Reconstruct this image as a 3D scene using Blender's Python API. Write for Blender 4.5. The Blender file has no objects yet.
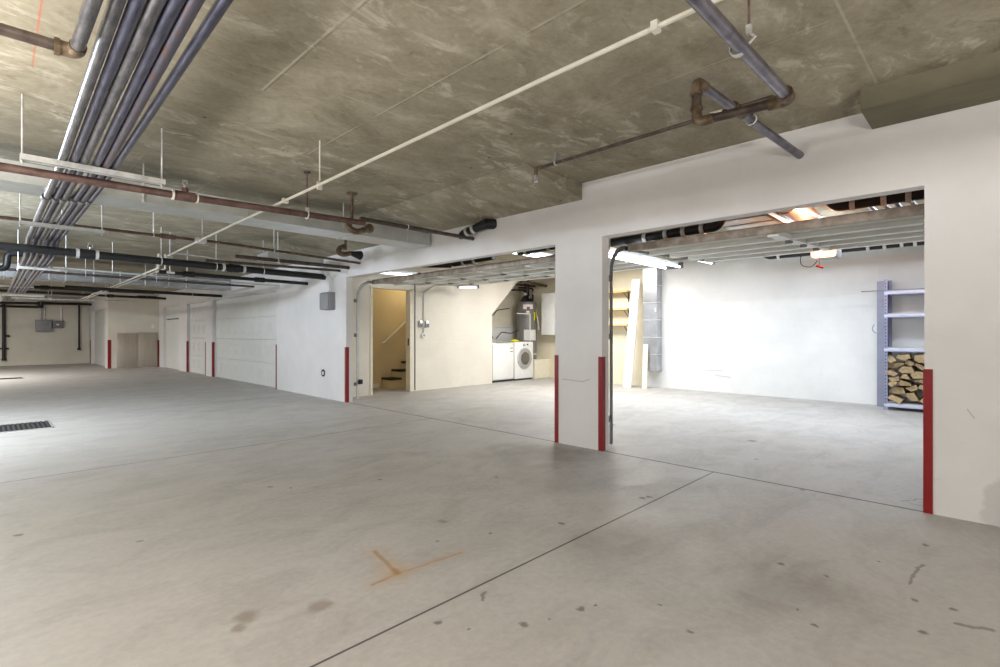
import bpy, bmesh, math, random
from mathutils import Vector, Matrix
random.seed(7)
PI = math.pi
COL = bpy.context.scene.collection

# ------------------------------------------------------------------ materials
def new_mat(name):
    m = bpy.data.materials.new(name); m.use_nodes = True
    nt = m.node_tree
    return m, nt, nt.nodes['Principled BSDF']

def lin(c):
    return tuple((v/12.92 if v <= .04045 else ((v+.055)/1.055)**2.4) for v in c)

class NG:
    """small helper to write node chains"""
    def __init__(s, nt): s.nt = nt
    def n(s, t, **kw):
        nd = s.nt.nodes.new(t)
        for k, v in kw.items(): setattr(nd, k, v)
        return nd
    def link(s, a, b): s.nt.links.new(a, b)
    def put(s, sock, v):
        if hasattr(v, 'is_linked') or isinstance(v, bpy.types.NodeSocket): s.link(v, sock)
        else: sock.default_value = v
    def math(s, op, a, b=0.0, c=None, clamp=False):
        nd = s.n('ShaderNodeMath', operation=op, use_clamp=clamp)
        s.put(nd.inputs[0], a); s.put(nd.inputs[1], b)
        if c is not None: s.put(nd.inputs[2], c)
        return nd.outputs[0]
    def vmath(s, op, a, b=(0, 0, 0)):
        nd = s.n('ShaderNodeVectorMath', operation=op)
        s.put(nd.inputs[0], a); s.put(nd.inputs[1], b)
        return nd.outputs['Value'] if op in ('DISTANCE', 'LENGTH', 'DOT_PRODUCT') else nd.outputs[0]
    def noise(s, vec, scale, detail=4, rough=.6, dist=0.0):
        nd = s.n('ShaderNodeTexNoise')
        s.link(vec, nd.inputs['Vector'])
        nd.inputs['Scale'].default_value = scale; nd.inputs['Detail'].default_value = detail
        nd.inputs['Roughness'].default_value = rough; nd.inputs['Distortion'].default_value = dist
        return nd.outputs['Fac'], nd.outputs['Color']
    def ramp(s, fac, stops):
        nd = s.n('ShaderNodeValToRGB')
        e = nd.color_ramp.elements
        while len(e) < len(stops): e.new(.5)
        for el, (p, c) in zip(e, stops):
            el.position = p; el.color = (*c, 1) if len(c) == 3 else c
        s.link(fac, nd.inputs[0]); return nd.outputs[0]
    def mix(s, fac, a, b, mode='MIX'):
        nd = s.n('ShaderNodeMix', data_type='RGBA', blend_type=mode)
        s.put(nd.inputs[0], fac)
        for sock, v in ((nd.inputs[6], a), (nd.inputs[7], b)):
            if isinstance(v, tuple): sock.default_value = (*v, 1) if len(v) == 3 else v
            else: s.link(v, sock)
        return nd.outputs[2]
    def smooth(s, v, lo, hi, a=0.0, b=1.0):
        nd = s.n('ShaderNodeMapRange', interpolation_type='SMOOTHSTEP')
        s.put(nd.inputs['Value'], v)
        nd.inputs['From Min'].default_value = lo; nd.inputs['From Max'].default_value = hi
        nd.inputs['To Min'].default_value = a; nd.inputs['To Max'].default_value = b
        return nd.outputs[0]
    def scale(s, vec, sc):
        nd = s.n('ShaderNodeMapping'); s.link(vec, nd.inputs[0]); nd.inputs['Scale'].default_value = sc
        return nd.outputs[0]
    def obj(s): return s.n('ShaderNodeTexCoord').outputs['Object']
    def xyz(s, v):
        nd = s.n('ShaderNodeSeparateXYZ'); s.link(v, nd.inputs[0]); return nd.outputs
    def bump(s, h, strength=.3, dist=.01):
        nd = s.n('ShaderNodeBump'); nd.inputs['Strength'].default_value = strength
        nd.inputs['Distance'].default_value = dist; s.link(h, nd.inputs['Height']); return nd.outputs[0]
    def seg(s, p, a, b):
        """distance from point p to the segment a-b"""
        ax, ay, az = a; d = Vector(b) - Vector(a); L2 = d.length_squared
        pa = s.vmath('SUBTRACT', p, tuple(a))
        t = s.math('MULTIPLY', s.vmath('DOT_PRODUCT', pa, tuple(d)), 1/L2, clamp=True)
        sc = s.n('ShaderNodeVectorMath', operation='SCALE'); sc.inputs[0].default_value = tuple(d)
        s.link(t, sc.inputs['Scale'])
        return s.vmath('DISTANCE', pa, sc.outputs[0])

def plain(name, col, rough=.6, metal=0.0, var=.12, vscale=9.0, bump=0.0, spec=.5):
    """one colour with slight procedural wear"""
    m, nt, b = new_mat(name); g = NG(nt); o = g.obj()
    c = lin(col)
    f, _ = g.noise(o, vscale, 5)
    lo = tuple(max(0, v*(1-var*2)) for v in c); hi = tuple(min(1, v*(1+var)) for v in c)
    g.link(g.ramp(f, [(.3, lo), (.7, hi)]), b.inputs['Base Color'])
    b.inputs['Roughness'].default_value = rough; b.inputs['Metallic'].default_value = metal
    b.inputs['Specular IOR Level'].default_value = spec
    if bump:
        f2, _ = g.noise(o, vscale*8, 3); g.link(g.bump(f2, bump, .005), b.inputs['Normal'])
    return m

def two_tone(name, c1, c2, rough=.5, metal=.0, vscale=6.0, lo=.42, hi=.62, stretch=(1, 1, 1)):
    m, nt, b = new_mat(name); g = NG(nt); o = g.scale(g.obj(), stretch)
    f, _ = g.noise(o, vscale, 6, .65)
    g.link(g.ramp(f, [(lo, lin(c1)), (hi, lin(c2))]), b.inputs['Base Color'])
    b.inputs['Roughness'].default_value = rough; b.inputs['Metallic'].default_value = metal
    return m

def emit(name, col, strength):
    m, nt, b = new_mat(name)
    b.inputs['Base Color'].default_value = (*col, 1)
    b.inputs['Emission Color'].default_value = (*col, 1); b.inputs['Emission Strength'].default_value = strength
    return m

def floor_mat():
    m, nt, b = new_mat('sealed_concrete_floor'); g = NG(nt); o = g.obj()
    big, _ = g.noise(o, .45, 5, .6, .6)
    mid, _ = g.noise(g.scale(o, (1, 1.7, 1)), 1.9, 7, .66, .8)
    fine, fc = g.noise(o, 26, 6, .7)
    base = g.ramp(big, [(.28, lin((.64, .627, .61))), (.5, lin((.70, .687, .675))), (.72, lin((.735, .725, .718)))])
    base = g.mix(.5, base, g.ramp(mid, [(.3, lin((.585, .567, .55))), (.52, lin((.70, .688, .676))), (.75, lin((.74, .73, .71)))]))
    base = g.mix(.22, base, g.ramp(fine, [(.35, lin((.55, .53, .50))), (.65, lin((.74, .73, .71)))]))
    # warped position for ragged spots
    off = g.n('ShaderNodeVectorMath', operation='SCALE')
    _, nc = g.noise(o, 16, 3); sub = g.vmath('SUBTRACT', nc, (.5, .5, .5)); g.link(sub, off.inputs[0]); off.inputs['Scale'].default_value = .06
    wp = g.vmath('MULTIPLY', g.vmath('ADD', o, off.outputs[0]), (1, 1, 0))
    off2 = g.n('ShaderNodeVectorMath', operation='SCALE')
    _, nc2 = g.noise(o, 2.2, 4); sub2 = g.vmath('SUBTRACT', nc2, (.5, .5, .5)); g.link(sub2, off2.inputs[0]); off2.inputs['Scale'].default_value = .9
    wp2 = g.vmath('MULTIPLY', g.vmath('ADD', o, off2.outputs[0]), (1, 1, 0))
    # broad dirty patches
    for (x, y, r, k) in [(3.75, 3.15, .75, .5), (2.55, .75, .45, .32), (2.4, 1.45, .5, .26), (3.1, 2.6, .6, .22), (4.6, -.1, .6, .4), (1.4, 3.6, 1.4, .12), (1.9, 2.2, .5, .12)]:
        d = g.vmath('DISTANCE', wp2, (x, y, 0))
        base = g.mix(g.smooth(d, r*.15, r, k, 0), base, lin((.40, .375, .34)))
    # oil and dirt spots
    spots = [(1.51, 3.93, .022), (1.61, 3.79, .016), (.13, 4.02, .025), (.61, 3.42, .02), (1.28, 1.61, .018), (1.34, 1.49, .008), (2.06, 2.11, .017), (1.77, 2.24, .012),
             (3.25, 1.79, .034), (3.31, 1.77, .028), (2.47, 1.91, .024), (5.81, 1.9, .05), (5.0, 1.6, .03), (4.25, 1.04, .02), (2.81, .78, .02), (1.51, 1.35, .022), (1.76, 1.26, .02),
             (1.83, 1.23, .012), (1.61, 1.30, .008), (2.02, 1.03, .011), (1.92, .86, .013), (2.84, .26, .016), (2.86, .14, .016), (2.55, .21, .017), (3.62, .29, .02), (3.19, .44, .013), (2.82, .59, .013), (2.31, .52, .012), (2.4, .6, .009), (5.6, 3.5, .04), (2.9, 2.9, .02), (2.2, 3.5, .02)]
    for x, y, r in spots:
        d = g.vmath('DISTANCE', wp, (x, y, 0))
        base = g.mix(g.smooth(d, r*.45, r*1.15, .72, 0), base, lin((.34, .31, .28)))
    for x, y, r in [(.75, 2.19, .05), (.70, 2.13, .03), (1.0, 2.06, .05), (1.98, 2.45, .03)]:
        d = g.vmath('DISTANCE', wp, (x, y, 0))
        base = g.mix(g.smooth(d, r*.5, r*1.4, .55, 0), base, lin((.47, .40, .33)))
    for a, c, w in [((2.76, .02, 0), (2.72, .12, 0), .012), ((3.3, .28, 0), (3.0, .3, 0), .008), ((1.52, 1.60, 0), (1.57, 1.64, 0), .01), ((4.45, .48, 0), (4.42, .33, 0), .006), ((4.45, .48, 0), (4.75, .3, 0), .006)]:
        base = g.mix(g.smooth(g.seg(wp, a, c), w*.5, w*1.4, .6, 0), base, lin((.33, .30, .28)))
    # rust mark in the shape of a bent Y
    op = g.vmath('MULTIPLY', o, (1, 1, 0))
    off3 = g.n('ShaderNodeVectorMath', operation='SCALE'); g.link(sub, off3.inputs[0]); off3.inputs['Scale'].default_value = .02
    rp = g.vmath('ADD', op, off3.outputs[0])
    for a, c, w, k in [((1.40, 2.075, 0), (1.255, 2.06, 0), .012, .8), ((1.40, 2.075, 0), (1.455, 2.37, 0), .016, .85), ((1.40, 2.07, 0), (1.77, 2.03, 0), .010, .7), ((1.40, 2.075, 0), (1.41, 2.12, 0), .024, .8)]:
        d = g.seg(rp, a, c)
        base = g.mix(g.smooth(d, w*2, w*6, .25, 0), base, lin((.68, .58, .46)))
        base = g.mix(g.smooth(d, w*.2, w*1.2, k*.8, 0), base, lin((.62, .46, .28)))
    # control joints
    X, Y, Z = g.xyz(o)
    alley = g.math('LESS_THAN', X, 4.28)
    for yj, w in ((1.705, .006), (5.52, .007), (9.4, .006), (-2.1, .006)):
        mk = g.math('MULTIPLY', g.smooth(g.math('ABSOLUTE', g.math('SUBTRACT', Y, yj)), w*.6, w*1.3, .9, 0), alley)
        base = g.mix(mk, base, lin((.20, .19, .18)))
    mk = g.smooth(g.math('ABSOLUTE', g.math('SUBTRACT', X, 4.285)), .008, .016, .9, 0)
    mk = g.math('MULTIPLY', mk, g.math('LESS_THAN', Y, 7.9))
    base = g.mix(mk, base, lin((.22, .20, .19)))
    g.link(base, b.inputs['Base Color'])
    g.link(g.smooth(mid, .3, .75, .62, .42), b.inputs['Roughness'])
    b.inputs['Specular IOR Level'].default_value = .35
    g.link(g.bump(fine, .06, .004), b.inputs['Normal'])
    return m

def ceiling_mat():
    m, nt, b = new_mat('board_formed_concrete_ceiling'); g = NG(nt); o = g.obj()
    big, _ = g.noise(o, .5, 4, .55, .4)
    mid, _ = g.noise(g.scale(o, (.9, 1.25, 1)), 1.9, 7, .66, .9)
    wisp, _ = g.noise(g.scale(o, (.8, 1.3, 1)), 4.2, 8, .72, .7)
    gate, _ = g.noise(o, 1.0, 3, .5)
    fine, _ = g.noise(o, 34, 4, .6)
    base = g.ramp(big, [(.3, lin((.53, .50, .43))), (.5, lin((.59, .562, .49))), (.7, lin((.635, .60, .515)))])
    base = g.mix(.6, base, g.ramp(mid, [(.28, lin((.40, .375, .31))), (.5, lin((.575, .547, .475))), (.72, lin((.72, .695, .625)))]))
    base = g.mix(g.math('MULTIPLY', g.smooth(wisp, .51, .64, 0, .75), g.smooth(gate, .4, .6, .15, 1)), base, lin((.78, .755, .69)))
    base = g.mix(g.smooth(wisp, .45, .28, 0, .6), base, lin((.40, .37, .30)))
    base = g.mix(.14, base, g.ramp(fine, [(.35, lin((.40, .37, .30))), (.65, lin((.70, .67, .59)))]))
    # pale broken lines left by the plywood forms
    X, Y, Z = g.xyz(o)
    wob, _ = g.noise(o, 2.6, 5)
    patch = g.smooth(wob, .40, .56, .1, .8)
    fo = g.vmath('MULTIPLY', o, (1, 1, 0))
    for x, y0, y1, k in ((1.22, 1.2, 3.3, 1), (1.93, 1.2, 4.2, .75), (.62, 3.2, 7, .4), (2.9, .6, 2.2, .35), (1.6, 5.4, 9, .6), (.95, 5.2, 8, .5), (-.2, 1, 9, .5), (2.6, 4.2, 8, .5)):
        d = g.seg(fo, (x, y0, 0), (x, y1, 0))
        base = g.mix(g.math('MULTIPLY', g.smooth(d, .002, .009, k*.75, 0), patch), base, lin((.80, .78, .71)))
        d2 = g.seg(fo, (x+.016, y0, 0), (x+.016, y1, 0))
        base = g.mix(g.math('MULTIPLY', g.smooth(d2, .002, .006, .55*k, 0), patch), base, lin((.36, .33, .27)))
    for y, x0, x1 in ((.535, 2.3, 3.8), (3.0, .6, 3.2), (7.9, -1, 3)):
        d = g.seg(fo, (x0, y, 0), (x1, y, 0))
        base = g.mix(g.math('MULTIPLY', g.smooth(d, .003, .010, .45, 0), patch), base, lin((.76, .73, .66)))
    # red chalk line
    mk = g.smooth(g.seg(g.vmath('MULTIPLY', o, (1, 1, 0)), (.175, 2.2, 0), (.19, 3.95, 0)), .002, .007, .5, 0)
    base = g.mix(mk, base, lin((.72, .34, .22)))
    # little voids
    v = g.n('ShaderNodeTexVoronoi'); g.link(o, v.inputs['Vector']); v.inputs['Scale'].default_value = 2.6
    base = g.mix(g.smooth(v.outputs['Distance'], .018, .05, .8, 0), base, lin((.2, .18, .15)))
    g.link(base, b.inputs['Base Color'])
    b.inputs['Roughness'].default_value = .9; b.inputs['Specular IOR Level'].default_value = .2
    g.link(g.bump(wisp, .08, .015), b.inputs['Normal'])
    return m

def wall_mat(name, col, axis=None, blocks=0.0, scuff=True):
    """painted wall; axis 'x' or 'y' is the wall's long direction when masonry courses show through the paint"""
    m, nt, b = new_mat(name); g = NG(nt); o = g.obj()
    c = lin(col)
    f, _ = g.noise(o, 1.1, 5, .6)
    base = g.ramp(f, [(.3, tuple(v*.9 for v in c)), (.7, tuple(min(1, v*1.04) for v in c))])
    X, Y, Z = g.xyz(o)
    if scuff:
        st, _ = g.noise(g.scale(o, (3, 3, 9)), 2.2, 7, .7, .8)
        low = g.smooth(Z, .0, 1.0, 1, .12)
        base = g.mix(g.math('MULTIPLY', g.smooth(st, .62, .74, 0, .35), low), base, lin((.48, .45, .41)))
        op = g.vmath('ADD', o, (0, 0, 0))
        for a, c2, w in [((4.27, 3.28, .68), (4.27, 3.02, .67), .006), ((4.27, 3.02, .67), (4.27, 2.94, .70), .006), ((4.27, .14, .69), (4.27, .11, .64), .004), ((4.27, 2.0, 2.60), (4.27, .75, 2.605), .0), ((10.15, 4.22, .42), (10.15, 3.85, .43), .008), ((10.15, 4.0, .33), (10.15, 3.72, .31), .01)]:
            if w: base = g.mix(g.smooth(g.seg(op, a, c2), w*.2, w*1.4, .4, 0), base, lin((.42, .38, .35)))
        d = g.vmath('DISTANCE', g.vmath('MULTIPLY', o, (1, 1, .8)), (4.27, -.08, .08))
        wb, _ = g.noise(o, 14, 3)
        base = g.mix(g.smooth(g.math('ADD', d, g.math('MULTIPLY', wb, .1)), .19, .23, .3, 0), base, lin((.55, .54, .54)))
    g.link(base, b.inputs['Base Color'])
    b.inputs['Roughness'].default_value = .75; b.inputs['Specular IOR Level'].default_value = .25
    h, _ = g.noise(o, 60, 3)
    if blocks:
        cx = g.n('ShaderNodeCombineXYZ'); g.link(X if axis == 'x' else Y, cx.inputs[0]); g.link(Z, cx.inputs[1])
        br = g.n('ShaderNodeTexBrick'); g.link(cx.outputs[0], br.inputs['Vector'])
        br.inputs['Scale'].default_value = 1; br.inputs['Brick Width'].default_value = .4; br.inputs['Row Height'].default_value = .2
        br.inputs['Mortar Size'].default_value = .006; br.inputs['Mortar Smooth'].default_value = .4
        inv = g.math('SUBTRACT', 1.0, br.outputs['Fac'])
        hh = g.math('ADD', inv, g.math('MULTIPLY', h, .25))
        g.link(g.bump(hh, blocks, .006), b.inputs['Normal'])
    else:
        g.link(g.bump(h, .05, .004), b.inputs['Normal'])
    return m

M = {}
M['beam'] = two_tone('dark_olive_concrete', (.36, .34, .275), (.46, .44, .36), .9, 0, 2.5, .3, .7, (2, .6, 1))  # beam concrete, darker and more olive than the ceiling slab
M['floor'] = floor_mat(); M['ceiling'] = ceiling_mat()
M['wall'] = wall_mat('white_painted_concrete', (.862, .853, .848))
M['block_y'] = wall_mat('white_painted_block', (.90, .90, .895), 'y', .35)
M['block_cream'] = wall_mat('cream_painted_block_back', (.90, .865, .77), 'y', .3, False)
M['block_x'] = wall_mat('cream_painted_block', (.89, .87, .825), 'x', .35, False)
M['block_far'] = wall_mat('white_painted_block_end', (.84, .82, .77), 'x', .25, False)
M['stairwall'] = wall_mat('tan_painted_plaster', (.86, .78, .60), None, 0, False)
M['cream'] = plain('cream_paint', (.90, .87, .79), .55, 0, .03)
M['red'] = plain('red_gloss_paint', (.52, .04, .065), .35, 0, .08, 20)
M['galv'] = two_tone('galvanised_sheet', (.76, .775, .77), (.83, .845, .84), .36, .6, 5, .35, .65)
M['galv_pale'] = two_tone('pale_galvanised_steel', (.72, .72, .71), (.84, .84, .83), .45, .3, 9)
M['bundle'] = two_tone('bluish_steel_conduit', (.29, .29, .35), (.40, .40, .47), .3, .85, 8, .4, .6, (6, .8, 6))
M['bundle_worn'] = two_tone('worn_steel_conduit', (.36, .35, .37), (.50, .49, .49), .36, .75, 11, .4, .6, (5, .9, 5))
M['bundle_rust'] = two_tone('rust_flecked_conduit', (.38, .37, .42), (.45, .34, .29), .4, .7, 9, .52, .62, (6, .9, 6))
M['purple'] = two_tone('grey_violet_steel_pipe', (.42, .41, .45), (.53, .52, .56), .34, .75, 7, .4, .6)
M['rustpipe'] = two_tone('brown_primed_pipe', (.33, .24, .22), (.43, .34, .31), .5, .2, 12)
M['brown'] = two_tone('dark_brown_steel', (.25, .21, .19), (.36, .31, .28), .5, .3, 14)
M['fitting'] = two_tone('bronze_brown_fitting', (.34, .28, .21), (.48, .41, .33), .5, .35, 18)
M['black'] = plain('black_iron', (.12, .12, .13), .45, .2, .15)
M['darkgrey'] = plain('dark_grey_plastic', (.22, .22, .23), .5)
M['white'] = plain('white_enamel', (.93, .93, .925), .3, 0, .02)
M['whitepipe'] = plain('white_painted_conduit', (.86, .84, .79), .45, 0, .05)
M['plastic'] = plain('white_plastic', (.88, .88, .86), .4, 0, .02)
M['grey'] = plain('grey_enamel', (.56, .56, .57), .45, .1, .04)
M['greydark'] = plain('mid_grey_enamel', (.45, .45, .46), .45, .1, .05)
M['tank'] = plain('grey_tank_enamel', (.50, .49, .48), .4, .1, .05)
M['steel'] = plain('bright_steel', (.78, .78, .78), .28, .9, .05)
M['chrome'] = plain('chrome', (.58, .58, .60), .15, 1, .02)
M['tread'] = plain('dark_brown_carpet_tread', (.20, .15, .11), .9, 0, .15, 40)
M['door'] = plain('white_door_steel', (.84, .845, .83), .5, 0, .03)
M['doorunder'] = plain('pale_grey_door_back', (.74, .735, .68), .55, .05, .05)
M['doorrail'] = two_tone('weathered_door_rail', (.50, .46, .41), (.64, .60, .55), .55, .2, 8)
M['rib'] = plain('zinc_door_rib', (.88, .88, .86), .5, .0, .03)
M['shelfblue'] = plain('grey_violet_shelf_steel', (.58, .59, .69), .42, .25, .05)
M['shelfpale'] = plain('pale_violet_shelf_steel', (.74, .745, .83), .4, .1, .04)
M['shelfgrey'] = plain('blue_grey_steel', (.56, .575, .65), .42, .2, .05)
M['particle'] = plain('pale_shelf_board', (.74, .73, .74), .7, 0, .06)
M['bark'] = two_tone('log_bark', (.34, .25, .17), (.52, .41, .29), .9, 0, 14)
M['logwood'] = two_tone('split_log_wood', (.56, .47, .34), (.75, .66, .51), .85, 0, 11, .35, .65, (.6, 3, 3))
M['tan_shelf'] = plain('raw_wood_shelf', (.78, .67, .46), .7, 0, .08)
M['board'] = plain('white_primed_board', (.90, .90, .89), .55, 0, .03)
M['boardcream'] = plain('cream_primed_board', (.92, .90, .83), .55, 0, .03)
M['sheet'] = two_tone('brushed_metal_sheet', (.66, .62, .56), (.72, .69, .64), .38, .35, 3, .3, .7, (6, 1, .4))
M['yellow'] = plain('yellow_plastic', (.86, .84, .12), .5)
M['glass'] = plain('dark_door_glass', (.42, .40, .36), .12, .1, .1)
M['ring'] = plain('silver_door_ring', (.72, .72, .73), .3, .5, .03)
M['riser'] = two_tone('dull_zinc_sheet', (.70, .71, .73), (.77, .78, .80), .25, .7, 4)
M['copper'] = plain('plain_duct_sheet', (.60, .56, .54), .35, .6, .05)
M['iron_grate'] = plain('iron_grate', (.25, .25, .26), .55, .3, .1)
M['pit'] = plain('dark_pit', (.06, .06, .06), .9)
M['tube'] = emit('lit_fluorescent_tube', (.90, .95, 1.0), 6)
M['tube_dim'] = emit('half_lit_tube', (.9, .95, 1.0), 2.2)
M['bulb'] = emit('lit_lamp_lens', (1.0, .45, .22), 2.0)
M['relred'] = plain('red_release_grip', (.75, .12, .10), .4)

# ------------------------------------------------------------------ mesh builder
class MB:
    def __init__(s): s.v = []; s.f = []; s.mi = []
    def add(s, vs, fs, mi=0):
        n = len(s.v); s.v += [tuple(v) for v in vs]; s.f += [tuple(i+n for i in f) for f in fs]; s.mi += [mi]*len(fs)
        return s
    def box(s, x0, x1, y0, y1, z0, z1, mi=0, bev=0.0):
        if x0 > x1: x0, x1 = x1, x0
        if y0 > y1: y0, y1 = y1, y0
        if z0 > z1: z0, z1 = z1, z0
        if bev <= 0:
            vs = [(x, y, z) for x in (x0, x1) for y in (y0, y1) for z in (z0, z1)]
            return s.add(vs, [(0, 1, 3, 2), (4, 6, 7, 5), (0, 4, 5, 1), (2, 3, 7, 6), (0, 2, 6, 4), (1, 5, 7, 3)], mi)
        bm = bmesh.new(); bmesh.ops.create_cube(bm, size=1)
        for v in bm.verts: v.co = ((x0+x1)/2+v.co.x*(x1-x0), (y0+y1)/2+v.co.y*(y1-y0), (z0+z1)/2+v.co.z*(z1-z0))
        bmesh.ops.bevel(bm, geom=bm.edges[:], offset=min(bev, .45*min(x1-x0, y1-y0, z1-z0)), segments=2, affect='EDGES', profile=.5)
        return s.bm(bm, mi)
    def bm(s, bm, mi=0):
        bm.verts.ensure_lookup_table(); bm.verts.index_update()
        s.add([v.co[:] for v in bm.verts], [[v.index for v in f.verts] for f in bm.faces], mi); bm.free(); return s
    def obox(s, c, ux, uy, uz, mi=0):
        """box by centre and three half-extent vectors"""
        c, ux, uy, uz = map(Vector, (c, ux, uy, uz))
        vs = [c+a*ux+b*uy+d*uz for a in (-1, 1) for b in (-1, 1) for d in (-1, 1)]
        return s.add(vs, [(0, 1, 3, 2), (4, 6, 7, 5), (0, 4, 5, 1), (2, 3, 7, 6), (0, 2, 6, 4), (1, 5, 7, 3)], mi)
    def tube(s, pts, r, seg=12, fillet=0.0, caps=True, mi=0):
        P = [Vector(p) for p in pts]
        if fillet and len(P) > 2:
            Q = [P[0]]
            for i in range(1, len(P)-1):
                a = (P[i-1]-P[i]); b = (P[i+1]-P[i]); t = min(fillet, a.length*.48, b.length*.48)
                a = P[i]+a.normalized()*t; b = P[i]+b.normalized()*t
                for k in range(7):
                    u = k/6; Q.append(a*(1-u)**2+P[i]*2*u*(1-u)+b*u*u)
            Q.append(P[-1]); P = Q
        rad = r if isinstance(r, (list, tuple)) else [r]*len(P)
        d0 = (P[1]-P[0]).normalized()
        up = Vector((0, 0, 1)) if abs(d0.z) < .9 else Vector((1, 0, 0))
        n1 = d0.cross(up).normalized()
        vs = []; 
        for i, p in enumerate(P):
            if i == 0: d = d0
            elif i == len(P)-1: d = (P[i]-P[i-1]).normalized()
            else: d = ((P[i]-P[i-1]).normalized()+(P[i+1]-P[i]).normalized()).normalized()
            n1 = (n1-d*n1.dot(d)).normalized(); n2 = d.cross(n1)
            k = 1.0
            if 0 < i < len(P)-1:
                k = 1/max(.5, abs(d.dot((P[i]-P[i-1]).normalized())))
            for j in range(seg):
                a = 2*PI*j/seg; vs.append(p+(n1*math.cos(a)+n2*math.sin(a))*rad[i])
        fs = [(i*seg+j, i*seg+(j+1) % seg, (i+1)*seg+(j+1) % seg, (i+1)*seg+j) for i in range(len(P)-1) for j in range(seg)]
        if caps: fs += [tuple(range(seg))[::-1], tuple((len(P)-1)*seg+j for j in range(seg))]
        return s.add(vs, fs, mi)
    def cyl(s, a, b, r, seg=16, mi=0): return s.tube([a, b], r, seg, mi=mi)
    def ball(s, c, r, mi=0, sc=(1, 1, 1)):
        bm = bmesh.new(); bmesh.ops.create_uvsphere(bm, u_segments=14, v_segments=9, radius=1)
        for v in bm.verts: v.co = Vector(c)+Vector((v.co.x*sc[0]*r, v.co.y*sc[1]*r, v.co.z*sc[2]*r))
        return s.bm(bm, mi)
    def ring(s, c, axis, R, r, seg=20, t=8, a0=0, a1=2*PI):
        c = Vector(c); ax = Vector(axis).normalized(); u = ax.orthogonal().normalized(); w = ax.cross(u)
        full = abs(a1-a0-2*PI) < 1e-6
        pts = [c+(u*math.cos(a0+(a1-a0)*k/seg)+w*math.sin(a0+(a1-a0)*k/seg))*R for k in range(seg+1)]
        return s.tube(pts, r, t)
    def band(s, c, axis, R0, R1, L):
        """hollow collar"""
        c = Vector(c); ax = Vector(axis).normalized()*L/2
        n = 18; u = ax.orthogonal().normalized(); w = ax.normalized().cross(u); vs = []
        for e, R in ((-1, R0), (-1, R1), (1, R1), (1, R0)):
            vs += [c+ax*e+(u*math.cos(2*PI*j/n)+w*math.sin(2*PI*j/n))*R for j in range(n)]
        fs = [(k*n+j, k*n+(j+1) % n, ((k+1) % 4)*n+(j+1) % n, ((k+1) % 4)*n+j) for k in range(4) for j in range(n)]
        return s.add(vs, fs)
    def prism(s, poly, axis, a, b, mi=0):
        n = len(poly); mk = {'x': lambda t, p: (t, p[0], p[1]), 'y': lambda t, p: (p[0], t, p[1]), 'z': lambda t, p: (p[0], p[1], t)}[axis]
        vs = [mk(a, p) for p in poly]+[mk(b, p) for p in poly]
        fs = [tuple(range(n))[::-1], tuple(range(n, 2*n))]+[(j, (j+1) % n, n+(j+1) % n, n+j) for j in range(n)]
        return s.add(vs, fs, mi)

WL = {}
def build(name, mb, mats, parent=None, origin=None, smooth=35):
    me = bpy.data.meshes.new(name)
    c = Vector(origin) if origin is not None else None
    if c is None:
        lo = [min(v[i] for v in mb.v) for i in range(3)]; hi = [max(v[i] for v in mb.v) for i in range(3)]
        c = Vector([(a+b)/2 for a, b in zip(lo, hi)])
    me.from_pydata([tuple(Vector(v)-c) for v in mb.v], [], mb.f)
    bm = bmesh.new(); bm.from_mesh(me); bmesh.ops.recalc_face_normals(bm, faces=bm.faces[:]); bm.to_mesh(me); bm.free()
    for m in (mats if isinstance(mats, (list, tuple)) else [mats]): me.materials.append(M[m] if isinstance(m, str) else m)
    if any(mb.mi):
        for p, i in zip(me.polygons, mb.mi): p.material_index = i
    if smooth:
        me.polygons.foreach_set('use_smooth', [True]*len(me.polygons))
        me.set_sharp_from_angle(angle=math.radians(smooth))
    o = bpy.data.objects.new(name, me); COL.objects.link(o)
    if parent is not None:
        o.parent = parent; o.location = c-WL[parent.name]
    else: o.location = c
    WL[o.name] = c
    return o

def thing(name, label, cat, loc, group=None):
    o = bpy.data.objects.new(name, None); COL.objects.link(o); o.location = loc; o.empty_display_size = .1
    WL[o.name] = Vector(loc)
    return tag(o, label, cat, group)
def tag(o, label, cat, group=None):
    o['label'] = label; o['category'] = cat
    if group: o['group'] = group
    return o
def single(name, mb, mat, label, cat, group=None, **k): return tag(build(name, mb, mat, **k), label, cat, group)
def struct(name, mb, mat, parent=None, label=None, smooth=0):
    o = build(name, mb, mat, parent, None if parent else (0, 0, 0), smooth)
    if parent is None: o['kind'] = 'structure'
    if label: o['label'] = label
    return o

# ------------------------------------------------------------------ the place: lengths in metres, alley runs along +Y, garages open off it at x = 4.27
W = 4.27; WT = .12; CZ = 2.69; XB = 10.15; XN = 10.45; YS = 8.40

struct('floor', MB().box(-7, 11, -6, 26, -.2, 0), 'floor')
cb = MB()
cb.box(-7.2, 11.2, -6.2, 26.2, CZ, 2.95)
struct('ceiling', cb, 'ceiling')
struct('ceiling_haunch', MB().prism([(3.35, CZ+.01), (W+.02, 2.52), (W+.02, CZ+.01)], 'y', 3.03, 20.9), 'ceiling')
struct('ceiling_beam', MB().box(3.85, W+.02, -6, .62, 2.56, CZ+.01), 'beam')

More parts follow.
